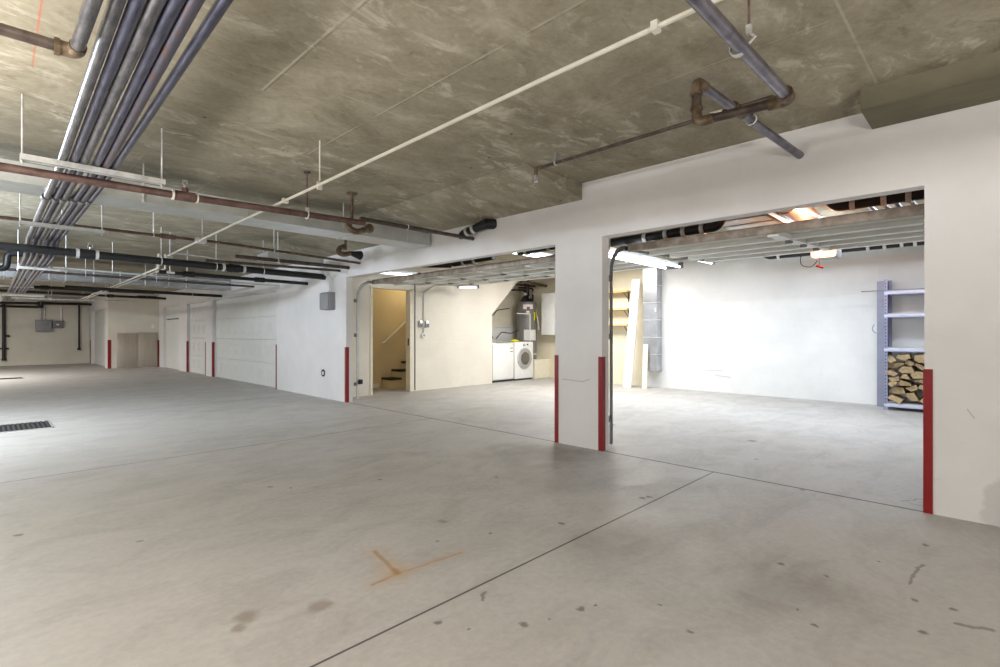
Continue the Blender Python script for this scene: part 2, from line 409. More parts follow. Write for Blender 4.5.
wr = MB()
wr.box(W, W+WT, -6, .345, 0, CZ)
wr.box(W, W+WT, 2.79, 3.375, 0, CZ)
wr.box(W, W+WT, .345, 2.79, 2.12, CZ)
wr.box(W, W+WT, 3.375, 7.84, 2.11, CZ)
wr.box(W, W+WT, 7.84, 10.78, 0, CZ)
for a, b in ((10.78, 15.0), (15.62, 17.45), (18.35, 20.35)): wr.box(W, W+WT, a, b, 2.05, CZ)
for a, b in ((15.0, 15.62), (17.45, 18.35), (20.35, 21.2)): wr.box(W, W+WT, a, b, 0, CZ)
struct('wall_right', wr, 'wall')
struct('wall_left', MB().box(-7.2, -7, -6, 26, 0, CZ), 'wall')
struct('wall_behind', MB().box(-7, 11, -6.2, -6, 0, CZ), 'wall')
struct('wall_end', MB().box(-7, 2.85, 25.4, 25.6, 0, CZ), 'block_far')
struct('wall_jog', MB().box(2.85, W, 20.95, 21.15, 0, CZ), 'block_far')
wj = MB(); wj.box(2.85, 3.07, 21.15, 21.6, 0, CZ); wj.box(2.85, 3.07, 24.75, 25.6, 0, CZ); wj.box(2.85, 3.07, 21.6, 24.75, 2.0, CZ)
struct('wall_recess', wj, 'wall')
# garage shell
struct('wall_back', MB().box(XB, XB+.2, -1.5, 5.46, 0, CZ), 'block_y')
bk = MB(); bk.box(XB, XB+.2, 5.46, 7.2, 0, CZ); bk.box(XN, XN+.2, 7.2, 9.7, 0, CZ); bk.box(XB, XN+.2, 7.1, 7.2, 0, CZ)
struct('wall_back_left', bk, 'block_cream')
struct('wall_near', MB().box(W+WT, XB+.2, -1.7, -1.5, 0, CZ), 'block_x')
ws = MB()
ws.box(W+WT, 5.10, YS, YS+.12, 0, CZ); ws.box(5.10, 5.97, YS, YS+.12, 2.03, CZ)
ws.prism([(5.97, 0), (8.27, 0), (8.27, 1.61), (9.42, CZ), (5.97, CZ)], 'y', YS, YS+.12)
struct('wall_stair', ws, 'block_x')
wn = MB(); wn.box(8.17, 8.27, YS+.12, 9.5, 0, CZ); wn.box(8.17, XN+.2, 9.5, 9.62, 0, CZ)
struct('wall_niche', wn, 'cream')
sw = MB(); sw.box(4.6, 8.1, 9.45, 9.57, 0, CZ); sw.box(4.5, 4.6, YS+.12, 9.57, 0, CZ); sw.box(8.05, 8.15, YS+.12, 9.57, 0, CZ)
struct('wall_stairwell', sw, 'stairwall')
struct('trim_1', MB().box(4.6, 5.9, 9.43, 9.45, 0, .09), 'cream')
# door lining of the stair doorway
dl = MB()
dl.box(5.06, 5.11, YS-.015, YS+.135, 0, 2.03); dl.box(5.96, 6.03, YS-.015, YS+.135, 0, 2.03); dl.box(5.06, 6.03, YS-.015, YS+.135, 2.02, 2.07)
df = struct('trim_2', dl, 'cream')
struct('strike_plate', MB().box(5.952, 5.961, YS+.03, YS+.06, .92, 1.06), 'black', df)
# plinth under the water heater
struct('trim_3', MB().box(9.84, XN, 8.43, 9.5, 0, .49, bev=.01), 'cream')

# closed garage doors beyond
def closed_door(n, y0, y1, top, x, secs, cols, pan=None, sgn=1):
    mb = MB(); h = top/secs
    for k in range(secs): mb.box(x, x+.05*sgn, y0, y1, k*h+.002, (k+1)*h-.002, bev=.004)
    d = struct('door_%d' % n, mb, 'door')
    pm = MB(); w = (y1-y0)/cols
    for k in range(secs):
        for c in range(cols):
            a, b = y0+c*w+.1*w, y0+(c+1)*w-.1*w; z0, z1 = k*h+.13, (k+1)*h-.13
            for q in ((a, b, z0, z0+.018), (a, b, z1-.018, z1), (a, a+.018, z0, z1), (b-.018, b, z0, z1)): pm.box(x-.003*sgn, x+.01*sgn, *q)
            pm.box(x-.002*sgn, x+.01*sgn, a+.04, b-.04, z0+.04, z1-.04)
    struct('raised_panel', pm, 'door', d)
    return d
closed_door(1, 10.78, 15.0, 2.05, W+.08, 4, 8)
closed_door(2, 15.62, 17.45, 2.05, W+.08, 4, 4)
d3 = MB(); d3.box(W+.08, W+.13, 18.35, 20.35, 0, 1.62, bev=.005); d3.box(W+.08, W+.13, 18.35, 20.35, 1.66, 2.05, bev=.005)
struct('door_3', d3, 'door')
closed_door(4, 21.6, 24.75, 2.0, 2.95, 4, 6)

# ------------------------------------------------------------------ red corner guards
def guard(y, side, label, x=W, h=.93, jamb=True):
    mb = MB(); t = .006
    y0, y1 = (y, y+.042*side)
    mb.box(x-t, x, y0, y1, 0, h)
    if jamb: mb.box(x-t, x+.05, y, y-t*side, 0, h)
    return single('corner_guard', mb, 'red', label, 'corner guard', 'red corner guards on the wall corners', smooth=0)
guard(.345, -1, 'wide red corner guard on the pier nearest the shelf of firewood')
guard(2.79, 1, 'red corner guard on the right edge of the pillar between the two open garages')
guard(3.375, -1, 'red corner guard on the left edge of the pillar between the two open garages')
guard(7.84, 1, 'red corner guard at the left jamb of the opening with the stair doorway')
guard(10.78, -1, 'red corner guard at the right edge of the widest closed garage door')
guard(15.0, 1, 'red corner guard on the near pier left of the widest closed garage door')
guard(15.62, -1, 'thin dark red corner guard on the left edge of the near far-side pier')
guard(17.45, 1, 'red corner guard on the second pier, between the two narrow far doors')
mb = MB(); mb.box(4.20, 4.26, 20.944, 20.95, 0, .93); mb.box(4.264, W, 20.88, 20.95, 0, .93)
single('corner_guard', mb, 'red', 'red corner guard right of the leaning metal sheet', 'corner guard', 'red corner guards on the wall corners', smooth=0)
mb = MB(); mb.box(2.85, 2.93, 20.944, 20.95, 0, .95); mb.box(2.844, 2.85, 20.95, 21.02, 0, .95)
single('corner_guard', mb, 'red', 'red corner guard on the outer corner left of the leaning metal sheet', 'corner guard', 'red corner guards on the wall corners', smooth=0)
mb = MB(); mb.box(2.842, 2.85, 24.85, 25.05, 0, .9)
single('corner_guard', mb, 'red', 'red corner guard in the far corner beside the end wall', 'corner guard', 'red corner guards on the wall corners', smooth=0)

# ------------------------------------------------------------------ alley overhead: conduit bundle and its hangers
def rod(mb, x, y, z0, z1=CZ, r=.006): return mb.cyl((x, y, z0), (x, y, z1), r, 8)
order = ['leftmost', 'second from left', 'third from left', 'fourth from left', 'fifth from left', 'rightmost']
xa = [.365, .423, .474, .543, .594, .643]; xc = [.326, .377, .427, .476, .524, .597]
bm_ = ['bundle_worn', 'bundle', 'bundle_worn', 'bundle', 'bundle_rust', 'bundle']
for i in range(6):
    def at(y, i=i): return xa[i]+(xa[i]-xc[i])/(4.45-2.17)*(y-4.45) if y < 5 else xa[i]+.01*(y-5)*.3
    t = thing('conduit', 'long steel conduit running down the ceiling, %s of the bundle of six' % order[i], 'pipe', (at(2), 2, 2.335), 'steel conduits in the ceiling bundle')
    r = .0245 if i < 5 else .021
    yend = 21.5 if i < 4 else 17.5
    build('pipe', MB().tube([(at(-4), -4, 2.335), (at(4.9), 4.9, 2.335), (at(8.68), 8.68, 2.335), (at(9.1), 9.1, 2.19), (at(yend), yend, 2.17)], r, 14), bm_[i], t)
    for yy in (5.85-.02*i,):
        build('coupling', MB().cyl((at(yy), yy-.05, 2.335), (at(yy), yy+.05, 2.335), r+.008, 16), 'bundle_worn', t)
t = thing('elbow_pipe', 'thick grey pipe below the bundle turning left at a brown elbow', 'pipe', (.26, 1, 2.30))
build('pipe', MB().tube([(.285, -4, 2.30), (.258, 2.62, 2.30)], .024, 16), 'bundle_worn', t)
build('pipe', MB().tube([(.215, 2.66, 2.30), (-3, 2.74, 2.30)], .022, 16), 'brown', t)
build('elbow', MB().tube([(.259, 2.60, 2.30), (.258, 2.665, 2.30), (.195, 2.667, 2.30)], .029, 16, .04).band((.20, 2.667, 2.30), (1, 0, 0), .022, .034, .018), 'fitting', t)
h = build('hanger', rod(MB(), -.6, 2.68, 2.27), 'galv_pale', t)
tz = [(4.45, .155, .945, 2.308, 'galv_pale', 'pale trapeze channel under the bundle nearest the camera'), (7.08, .24, .93, 2.305, 'galv', 'thin trapeze channel under the bundle just beyond the first sheet metal duct'), (10.3, .33, .90, 2.155, 'galv_pale', 'bright trapeze channel under the bundle in front of the far duct')]
for y, x0, x1, z, m, lab in tz:
    t = thing('trapeze_hanger', lab, 'hanger', ((x0+x1)/2, y, z), 'trapeze hangers under the bundle')
    c = MB(); c.box(x0, x1, y-.021, y+.021, z-.041, z-.038); c.box(x0, x1, y-.021, y-.018, z-.041, z+.024-.024); c.box(x0, x1, y+.018, y+.021, z-.041, z)
    for k in range(int((x1-x0)/.05)): c.box(x0+.015+k*.05, x0+.04+k*.05, y-.022, y-.0205, z-.027, z-.015)
    build('channel', c, m, t, smooth=0)
    for x in (x0+.012, x1-.02):
        b_ = build('rod', rod(MB(), x, y, z-.06), 'galv_pale', t)
        build('nut', MB().tube([(x, y, z-.055), (x, y, z-.041)], .013, 6), 'steel', b_, smooth=0)
# plate on the first channel (wide pale strip that continues to the right)
# sprinkler main at y 4.67
t = thing('sprinkler_main', 'brown sprinkler pipe crossing the alley under the near duct to the wall', 'pipe', (2, 4.67, 2.28))
build('pipe', MB().tube([(-3, 4.67, 2.235), (1.12, 4.67, 2.262), (2.75, 4.67, 2.30)], .029, 16), 'rustpipe', t)
build('pipe', MB().tube([(2.70, 4.67, 2.338), (W+.01, 4.67, 2.34)], .022, 14), 'brown', t)
tee = build('tee', MB().tube([(1.06, 4.67, 2.262), (1.20, 4.67, 2.264)], .04, 16).tube([(1.13, 4.67, 2.26), (1.13, 4.67, 2.33)], .025, 12), 'rustpipe', t)
build('sprinkler_head', MB().cyl((1.13, 4.67, 2.33), (1.13, 4.67, 2.352), .012).ring((1.13, 4.67, 2.37), (0, 1, 0), .018, .005, 12).cyl((1.13, 4.67, 2.388), (1.13, 4.67, 2.392), .022), 'steel', tee)
build('collar', MB().band((1.045, 4.67, 2.262), (1, 0, 0), .027, .041, .014), 'whitepipe', t)
build('collar', MB().band((1.215, 4.67, 2.264), (1, 0, 0), .027, .041, .01), 'whitepipe', t)
h = build('hanger', rod(MB(), 2.14, 4.67, 2.30, CZ, .006), 'rustpipe', t)
build('flange', MB().cyl((2.14, 4.67, CZ-.012), (2.14, 4.67, CZ), .03), 'brown', h)
build('clevis', MB().ring((2.14, 4.67, 2.285), (1, 0, 0), .036, .006).box(2.128, 2.152, 4.65, 4.69, 2.31, 2.35), 'galv_pale', h)
build('clamp', MB().ring((3.28, 4.67, 2.34), (1, 0, 0), .027, .006), 'galv_pale', t)
t = thing('pipe_trap', 'brown ring shaped pipe trap on a flanged drop beside the near duct', 'pipe fitting', (2.64, 4.75, 2.30))
build('drop', MB().cyl((2.80, 5.02, 2.36), (2.80, 5.02, CZ), .018), 'fitting', t)
build('flange', MB().cyl((2.80, 5.02, CZ-.014), (2.80, 5.02, CZ), .06), 'fitting', t)
build('trap', MB().tube([(2.80, 5.02, 2.38), (2.71, 4.93, 2.36), (2.70, 4.90, 2.27), (2.78, 4.88, 2.24), (2.95, 4.92, 2.31)], .033, 14, .05), 'fitting', t)
build('collar', MB().band((2.955, 4.921, 2.312), (.9, .2, .38), .03, .05, .04), 'fitting', t)
t = thing('pipe_trap', 'small brown pipe trap with a black outlet beyond the near duct', 'pipe fitting', (3.75, 7.0, 2.40))
build('drop', MB().cyl((3.80, 7.0, 2.42), (3.80, 7.0, CZ-.09), .02), 'fitting', t)
build('trap', MB().tube([(3.80, 7.0, 2.47), (3.70, 6.98, 2.44), (3.66, 6.98, 2.36), (3.76, 6.97, 2.33), (3.86, 6.97, 2.37)], .035, 12, .05), 'fitting', t)
build('outlet', MB().tube([(3.86, 6.97, 2.37), (4.05, 7.0, 2.36)], [.03, .07], 12), 'black', t)

# ducts
def duct(name, label, x0, x1, y0, y1, z0, z1, seams, group=None, rods=(), mat='galv'):
    t = thing(name, label, 'duct', ((x0+x1)/2, (y0+y1)/2, z0), group)
    build('duct_run', MB().box(x0, x1, y0, y1, z0, z1), mat, t, smooth=0)
    s_ = MB()
    for i, x in enumerate(seams):
        q = MB(); q.box(x-.012, x+.012, y0-.008, y0, z0-.008, z1); q.box(x-.012, x+.012, y0, y1+.004, z0-.008, z0)
        build('seam', q, 'galv_pale', t, smooth=0)
    for x in rods:
        q = MB(); q.box(x-.014, x+.014, y0-.012, y0-.009, z0-.01, z1); rod(q, x, y0-.018, z0, CZ)
        build('strap', q, 'galv_pale', t, smooth=0)
    return t
duct('air_duct', 'long flat sheet metal duct crossing the alley behind the brown sprinkler pipe', -3, 4.24, 5.5, 5.92, 2.35, 2.515, [-1, .6, 1.9, 3.1], 'sheet metal ducts in the alley', (.05, 1.0, 2.95))
build('end_plate', MB().box(3.86, 3.88, 5.492, 5.5, 2.34, 2.515), 'galv_pale', bpy.data.objects['air_duct'], smooth=0)
t = duct('air_duct', 'sheet metal duct hung across the far end of the alley', -3, 4.25, 13.54, 14.0, 2.235, 2.50, [.25, 1.15, 2.05, 2.95], 'sheet metal ducts in the alley', (.9, 1.6, 2.5, 3.3), 'riser')
for x in (1.0, 1.3, 1.85, 2.3):
    pass
duct('air_duct', 'short flat sheet metal duct beside the wall above the black pipe', 3.05, 3.95, 8.0, 8.45, 2.32, 2.42, [3.4], 'sheet metal ducts in the alley')

# pipes along X beyond
def xpipe(name, label, y, pts, r, mat, group=None, bands=(), rods=(), couple=()):
    t = thing(name, label, 'pipe', (pts[-1][0], y, pts[-1][1]), group)
    build('pipe', MB().tube([(x, y, z) for x, z in pts], r, 14), mat, t)
    def zz(x):
        for (a, b), (c, d) in zip(pts, pts[1:]):
            if a <= x <= c: return b+(d-b)*(x-a)/(c-a)
        return pts[-1][1]
    for x in bands: build('clamp', MB().band((x, y, zz(x)), (1, 0, 0), r, r+.012, .035), 'galv_pale', t)
    for x in couple: build('coupling', MB().cyl((x-.08, y, zz(x)), (x+.08, y, zz(x)), r+.014, 16), mat, t)
    for x in rods: build('hanger', rod(MB(), x, y, zz(x)-r-.01).ring((x, y, zz(x)), (1, 0, 0), r+.008, .006), 'galv_pale', t)
    return t
xpipe('rusty_pipe', 'thin rusty pipe crossing the alley behind the near duct', 7.39, [(-3, 2.365), (2.2, 2.37), (4.28, 2.30)], .018, 'rustpipe', rods=(.6, 1.45, 2.9), couple=(1.6,))
xpipe('dark_pipe', 'short dark pipe ending at the wall between the rusty pipe and the black pipe', 7.75, [(2.5, 2.26), (4.28, 2.26)], .028, 'brown', rods=(3.1,))
xpipe('dark_pipe', 'thin dark pipe ending at the wall just above the black drain pipe', 8.05, [(2.2, 2.20), (4.28, 2.235)], .02, 'brown')
t = xpipe('black_drain_pipe', 'thick black drain pipe crossing the alley with steel clamps', 8.6, [(-3, 2.245), (1.0, 2.21), (4.28, 2.17)], .052, 'black', bands=(.85, 1.05, 2.6, 2.9), rods=(1.78, 2.5, 3.2), couple=(.95, 2.75))
build('sprinkler_head', MB().cyl((.98, 8.6, 2.26), (.98, 8.6, 2.30), .012).ring((.98, 8.6, 2.325), (0, 1, 0), .028, .009, 12).cyl((.98, 8.6, 2.355), (.98, 8.6, 2.36), .03), 'steel', t)
xpipe('dark_pipe', 'dark pipe with an elbow hanging low behind the black drain pipe', 9.3, [(1.9, 2.12), (4.28, 2.10)], .03, 'black', couple=(2.3, 3.4))
xpipe('thin_conduit', 'thin grey conduit crossing under the far part of the bundle', 10.6, [(.75, 2.20), (4.28, 2.14)], .014, 'galv', rods=(1.5, 2.6))
xpipe('rusty_pipe', 'thin dark pipe crossing just in front of the far duct', 12.0, [(-2, 2.27), (3.6, 2.22), (4.28, 2.22)], .022, 'brown', rods=(1.3, 2.4))
xpipe('dark_pipe', 'dark pipe crossing below the far duct and ending short of the far doors', 14.25, [(1.2, 2.16), (4.28, 2.12)], .035, 'black', rods=(3.6,))
xpipe('dark_pipe', 'dark pipe crossing in front of the jog wall above the leaning metal sheet', 18.7, [(-2, 2.30), (4.0, 2.26)], .035, 'black', rods=(2.6,), couple=(2.6,))
xpipe('dark_pipe', 'dark pipe high across the alley beyond the far duct', 16.2, [(-2, 2.24), (3.2, 2.26)], .04, 'black', rods=(.8, 2.2), couple=(1.0, 1.9))
xpipe('dark_pipe', 'dark pipe near the end wall above the grey boxes', 24.6, [(-2, 2.20), (2.84, 2.26)], .04, 'black', rods=(1.4,))
xpipe('thin_conduit', 'pale conduit low across the far end of the alley', 17.3, [(.7, 2.04), (3.0, 2.06)], .02, 'galv_pale', rods=(1.2, 2.3))
for k, (y, z, dx) in enumerate([(15.1, 2.19, .55), (16.4, 2.07, .5)]):
    mb = MB().tube([(-2, y, z-.16), (dx-.25, y, z-.16), (dx-.25, y, z), (dx+.5, y, z)] if k else [(-2, y, z), (dx+.2, y, z)], .035, 12, .06)
    single('white_pipe', mb, 'whitepipe', ['straight white pipe at the far left under the ceiling', 'white pipe with a double bend at the far left edge'][k], 'pipe')
mb = MB().tube([(-2, 10.5, 2.12), (.22, 10.5, 2.12), (.24, 10.5, 2.36), (.6, 10.5, 2.36)], .045, 14, .07)
single('black_bent_pipe', mb, 'black', 'black pipe with a vertical jog at the left edge, in front of the far duct', 'pipe')
# small trapeze rack at far left with conduit ends
t = thing('trapeze_hanger', 'small pale pipe rack hung at the far end beneath the bundle', 'hanger', (.8, 16.8, 2.0), 'trapeze hangers under the bundle')
build('channel', MB().box(.45, 1.15, 16.78, 16.82, 2.0, 2.04), 'galv_pale', t)
for x in (.5, 1.1): build('rod', rod(MB(), x, 16.8, 2.0), 'galv_pale', t)
t = thing('trapeze_hanger', 'dark pipe rack across the alley in front of the grey boxes', 'hanger', (1.3, 20.0, 2.2), 'trapeze hangers under the bundle')
build('channel', MB().box(.5, 2.2, 19.97, 20.03, 2.20, 2.26), 'greydark', t)
for x in (.6, 2.1): build('rod', rod(MB(), x, 20.0, 2.2), 'galv_pale', t)

# white conduit along Y
t = thing('white_conduit', 'slim white conduit running the length of the alley ceiling', 'conduit', (1.94, 6, 2.40))
build('pipe', MB().tube([(2.05, -4, 2.455), (1.99, 1.0, 2.455), (1.97, 1.6, 2.44), (1.845, 3.84, 2.33), (1.87, 6, 2.33), (1.93, 8.9, 2.33)], .0115, 10), 'whitepipe', t)
h = build('hanger', rod(MB(), 1.862, 3.84, 2.305, CZ, .0055).box(1.842, 1.88, 3.83, 3.85, 2.30, 2.36), 'whitepipe', t)
build('clamp', MB().box(1.972, 2.01, 1.02, 1.05, 2.436, 2.478), 'whitepipe', t)
build('clamp', MB().box(1.835, 1.88, 4.47, 4.51, 2.31, 2.35), 'whitepipe', t)
build('junction_box', MB().box(1.85, 1.96, 7.1, 7.22, 2.295, 2.36, bev=.008), 'galv_pale', t)
build('junction_rod', rod(MB(), 1.92, 7.15, 2.355), 'galv_pale', t)
build('bracket', rod(MB(), 1.95, 8.88, 2.06).tube([(1.93, 8.88, 2.33), (2.02, 8.87, 2.37), (2.4, 8.85, 2.36), (3.1, 8.8, 2.27)], .01, 8).box(1.91, 1.99, 8.87, 8.89, 2.29, 2.32).box(1.91, 2.01, 8.87, 8.89, 2.06, 2.09), 'galv_pale', t)
t = thing('twin_conduit', 'pair of slim pale conduits running on beyond the black drain pipe', 'conduit', (2.1, 14, 2.38))
for dx in (0, .09):
    build('pipe', MB().tube([(1.87+dx, 9.2, 2.38), (1.93+dx, 9.5, 2.20), (2.05+dx, 20.8, 2.20)], .014, 8), 'whitepipe', t)

# pipework in the upper right
t = thing('violet_drain_pipe', 'thick grey violet steel pipe overhead with offset elbows near the beam', 'pipe', (2.4, .79, 2.40))
build('pipe', MB().tube([(-2, .83, 2.40), (2.93, .79, 2.40)], .029, 20), 'purple', t)
build('pipe', MB().tube([(2.98, .87, 2.40), (2.935, 1.22, 2.40)], .025, 16), 'brown', t)
build('pipe', MB().tube([(2.93, 1.265, 2.45), (2.93, 1.265, 2.60)], .028, 16), 'brown', t)
build('pipe', MB().tube([(2.97, 1.26, 2.635), (W+.01, 1.06, 2.49)], .027, 16), 'purple', t)
build('elbow', MB().tube([(2.90, .79, 2.40), (2.985, .79, 2.40), (2.975, .89, 2.40)], .035, 16, .06).band((2.905, .79, 2.40), (1, 0, 0), .029, .041, .02), 'fitting', t)
build('elbow', MB().tube([(2.94, 1.17, 2.40), (2.93, 1.265, 2.395), (2.93, 1.265, 2.48)], .029, 16, .045).band((2.93, 1.265, 2.475), (0, 0, 1), .026, .036, .018), 'fitting', t)
build('elbow', MB().tube([(2.93, 1.265, 2.56), (2.93, 1.265, 2.64), (3.02, 1.25, 2.63)], .029, 16, .045).band((2.93, 1.265, 2.565), (0, 0, 1), .026, .036, .018), 'fitting', t)
build('tee', MB().tube([(3.32, 1.205, 2.598), (3.45, 1.185, 2.583)], .036, 16), 'fitting', t)
build('clamp', MB().band((2.30, .81, 2.40), (1, -.01, 0), .029, .035, .022), 'galv_pale', t)
h = build('hanger', rod(MB(), 2.33, .775, 2.48, CZ, .006), 'rustpipe', t)
build('clevis', MB().box(2.32, 2.34, .765, .785, 2.46, 2.50).tube([(2.33, .775, 2.47), (2.33, .75, 2.44), (2.31, .77, 2.41)], .006, 8), 'galv_pale', h)
h = build('hanger', rod(MB(), 3.55, 1.16, 2.53, CZ, .007), 'brown', t)
build('clevis', MB().ring((3.55, 1.165, 2.57), (1, -.15, -.1), .033, .005), 'galv_pale', h)
t = thing('sprinkler_branch', 'thin brown sprinkler pipe close to the ceiling beside the violet pipe', 'pipe', (3.38, 2, 2.61))
build('pipe', MB().tube([(3.365, .98, 2.60), (3.395, 2.86, 2.605)], .0135, 12), 'brown', t)
build('elbow', MB().tube([(3.395, 2.83, 2.605), (3.396, 2.90, 2.605), (3.396, 2.90, 2.55)], .018, 12, .03), 'fitting', t)
build('sprinkler_head', MB().cyl((3.396, 2.90, 2.555), (3.396, 2.90, 2.53), .016).ring((3.396, 2.90, 2.512), (1, 0, 0), .016, .005, 12).cyl((3.396, 2.90, 2.49), (3.396, 2.90, 2.495), .02), 'steel', t)
build('clamp', MB().box(3.38, 3.41, 2.66, 2.70, 2.62, CZ).ring((3.395, 2.68, 2.61), (0, 1, 0), .02, .007).cyl((3.395, 2.68, 2.66), (3.395, 2.68, CZ), .02), 'steel', t)
build('union', MB().cyl((3.367, 1.28, 2.60), (3.367, 1.36, 2.60), .022), 'whitepipe', t)
# cast-iron stub near the wall
t = thing('cast_iron_stub', 'short black cast iron pipe with two steel clamps where wall meets ceiling', 'pipe', (4.15, 4.55, 2.43))
build('pipe', MB().tube([(W+.02, 4.30, 2.47), (4.19, 4.36, 2.465), (4.16, 4.52, 2.43), (4.15, 4.72, 2.395)], [.06, .062, .05, .045], 16, .0), 'black', t)
build('clamp', MB().band((4.155, 4.53, 2.428), (0, 1, -.18), .046, .06, .035), 'galv_pale', t)
build('clamp', MB().band((4.152, 4.64, 2.408), (0, 1, -.18), .044, .056, .035), 'galv_pale', t)
build('elbow', MB().tube([(4.15, 4.68, 2.40), (4.15, 4.75, 2.385), (4.17, 4.76, 2.35)], .045, 14, .03), 'black', t)

# ------------------------------------------------------------------ wall equipment on the alley wall
t = thing('junction_box', 'grey steel electrical box high on the wall left of the open garage', 'electrical box', (W-.06, 8.38, 1.73))
build('body', MB().box(W-.11, W+.006, 8.22, 8.58, 1.58, 1.88, bev=.01), 'grey', t)
build('cover', MB().box(W-.125, W-.11, 8.24, 8.56, 1.60, 1.86, bev=.006), 'grey', t)
build('conduit', MB().tube([(W-.04, 8.34, 1.88), (W-.04, 8.33, 2.10), (W-.10, 8.45, 2.22), (W-.15, 8.55, 2.30)], .012, 8, .05), 'galv_pale', t)
t = thing('wall_outlet', 'small black round outlet low on the blank stretch of wall', 'outlet', (W, 8.66, .45))
build('plate', MB().cyl((W-.012, 8.66, .45), (W, 8.66, .45), .065), 'black', t)
build('socket', MB().cyl((W-.02, 8.645, .45), (W-.011, 8.645, .45), .034), 'plastic', t)

# end-wall equipment
t = thing('electrical_panel', 'larger square grey panel on the end wall', 'electrical box', (1.53, 25.38, 1.44))
build('body', MB().box(1.30, 1.75, 25.22, 25.405, 1.22, 1.66, bev=.012), 'grey', t)
build('door', MB().box(1.32, 1.73, 25.205, 25.22, 1.24, 1.64, bev=.006), 'grey', t)
for x in (1.46, 1.56): build('conduit', MB().cyl((x, 25.36, 1.66), (x, 25.36, 2.3), .022, 10), 'galv_pale', t)
t = thing('electrical_panel', 'smaller darker grey box right beside the larger panel on the end wall', 'electrical box', (1.92, 25.38, 1.5))
build('body', MB().box(1.78, 2.08, 25.24, 25.405, 1.36, 1.64, bev=.012), 'greydark', t)
build('nameplate', MB().box(1.88, 1.96, 25.232, 25.24, 1.47, 1.52), 'plastic', t)
build('conduit', MB().cyl((2.03, 25.36, 1.64), (2.03, 25.36, 2.3), .018, 10), 'galv', t)
t = thing('standpipe', 'black vertical pipe with a side valve at the left of the end wall', 'pipe', (.5, 25.3, .2))
build('pipe', MB().tube([(.47, 25.3, .2), (.47, 25.3, 2.24)], .05, 14), 'black', t)
build('valve', MB().cyl((.47, 25.3, 1.07), (.62, 25.3, 1.07), .035).cyl((.30, 25.3, .62), (.60, 25.3, .62), .025), 'black', t)
build('foot', MB().cyl((.47, 25.3, .2), (.47, 25.3, .26), .065), 'black', t)
t = thing('drop_pipe', 'slim black pipe dropping down the end wall right of the grey boxes', 'pipe', (2.55, 25.33, .55))
build('pipe', MB().tube([(2.55, 25.33, .56), (2.55, 25.33, 2.28)], .03, 12), 'black', t)
build('foot', MB().cyl((2.55, 25.33, .52), (2.55, 25.33, .6), .055), 'black', t)
t = thing('header_pipe', 'dark horizontal pipe stepping along the top of the end wall', 'pipe', (1.4, 25.3, 2.14))
build('pipe', MB().tube([(-2, 25.3, 2.13), (1.40, 25.3, 2.13), (1.44, 25.3, 2.29), (2.84, 25.3, 2.30)], .038, 12, .05), 'black', t)
build('coupling', MB().box(1.36, 1.52, 25.24, 25.38, 2.10, 2.34, bev=.02), 'black', t)
# jog wall
t = thing('metal_sheet', 'brushed metal double sheet fixed on the jog wall between two red guards', 'metal panel', (3.68, 20.94, 0))
build('left_sheet', MB().box(3.08, 3.66, 20.925, 20.945, .02, 1.17, bev=.004), 'sheet', t)
build('right_sheet', MB().box(3.665, 4.22, 20.925, 20.945, .02, 1.19, bev=.004), 'sheet', t)
for k, x in enumerate((3.78, 4.06)):
    t = thing('vent_grille', ['left of two small dark louvred vents high on the jog wall', 'right of two small dark louvred vents high on the jog wall'][k], 'vent', (x, 20.94, 2.4), 'dark vents on the jog wall')
    build('frame', MB().box(x-.13, x+.13, 20.925, 20.95, 2.365, 2.455, bev=.004), 'black', t)
    build('louvre', MB().box(x-.11, x+.11, 20.915, 20.93, 2.382, 2.40).box(x-.11, x+.11, 20.915, 20.93, 2.42, 2.438), 'darkgrey', t)
single('wall_plate', MB().box(4.05, 4.13, 20.94, 20.95, 1.36, 1.5, bev=.003), 'plastic', 'small white plate high on the jog wall above the metal sheet', 'outlet')

# floor drains
def grate(label, x0, x1, y0, y1):
    t = thing('floor_drain', label, 'floor drain', ((x0+x1)/2, (y0+y1)/2, 0), 'floor drains')
    f = MB(); w = .02
    f.box(x0, x1, y0, y0+w, 0, .008); f.box(x0, x1, y1-w, y1, 0, .008); f.box(x0, x0+w, y0, y1, 0, .008); f.box(x1-w, x1, y0, y1, 0, .008)
    build('frame', f, 'galv', t, smooth=0)
    build('pit', MB().box(x0+w, x1-w, y0+w, y1-w, .0005, .002), 'pit', t, smooth=0)
    s = MB(); n = int((x1-x0)/.045)
    for k in range(n):
        x = x0+w+(k+.5)*(x1-x0-2*w)/n; s.box(x-.011, x+.011, y0+w, y1-w, .001, .009)
    build('bars', s, 'iron_grate', t, smooth=0)
grate('slotted iron floor drain in the near bright patch at the left edge', -.42, .6, 8.3, 8.98)
grate('dark slotted floor drain far down the alley towards the end wall', -.5, .7, 17.8, 18.4)

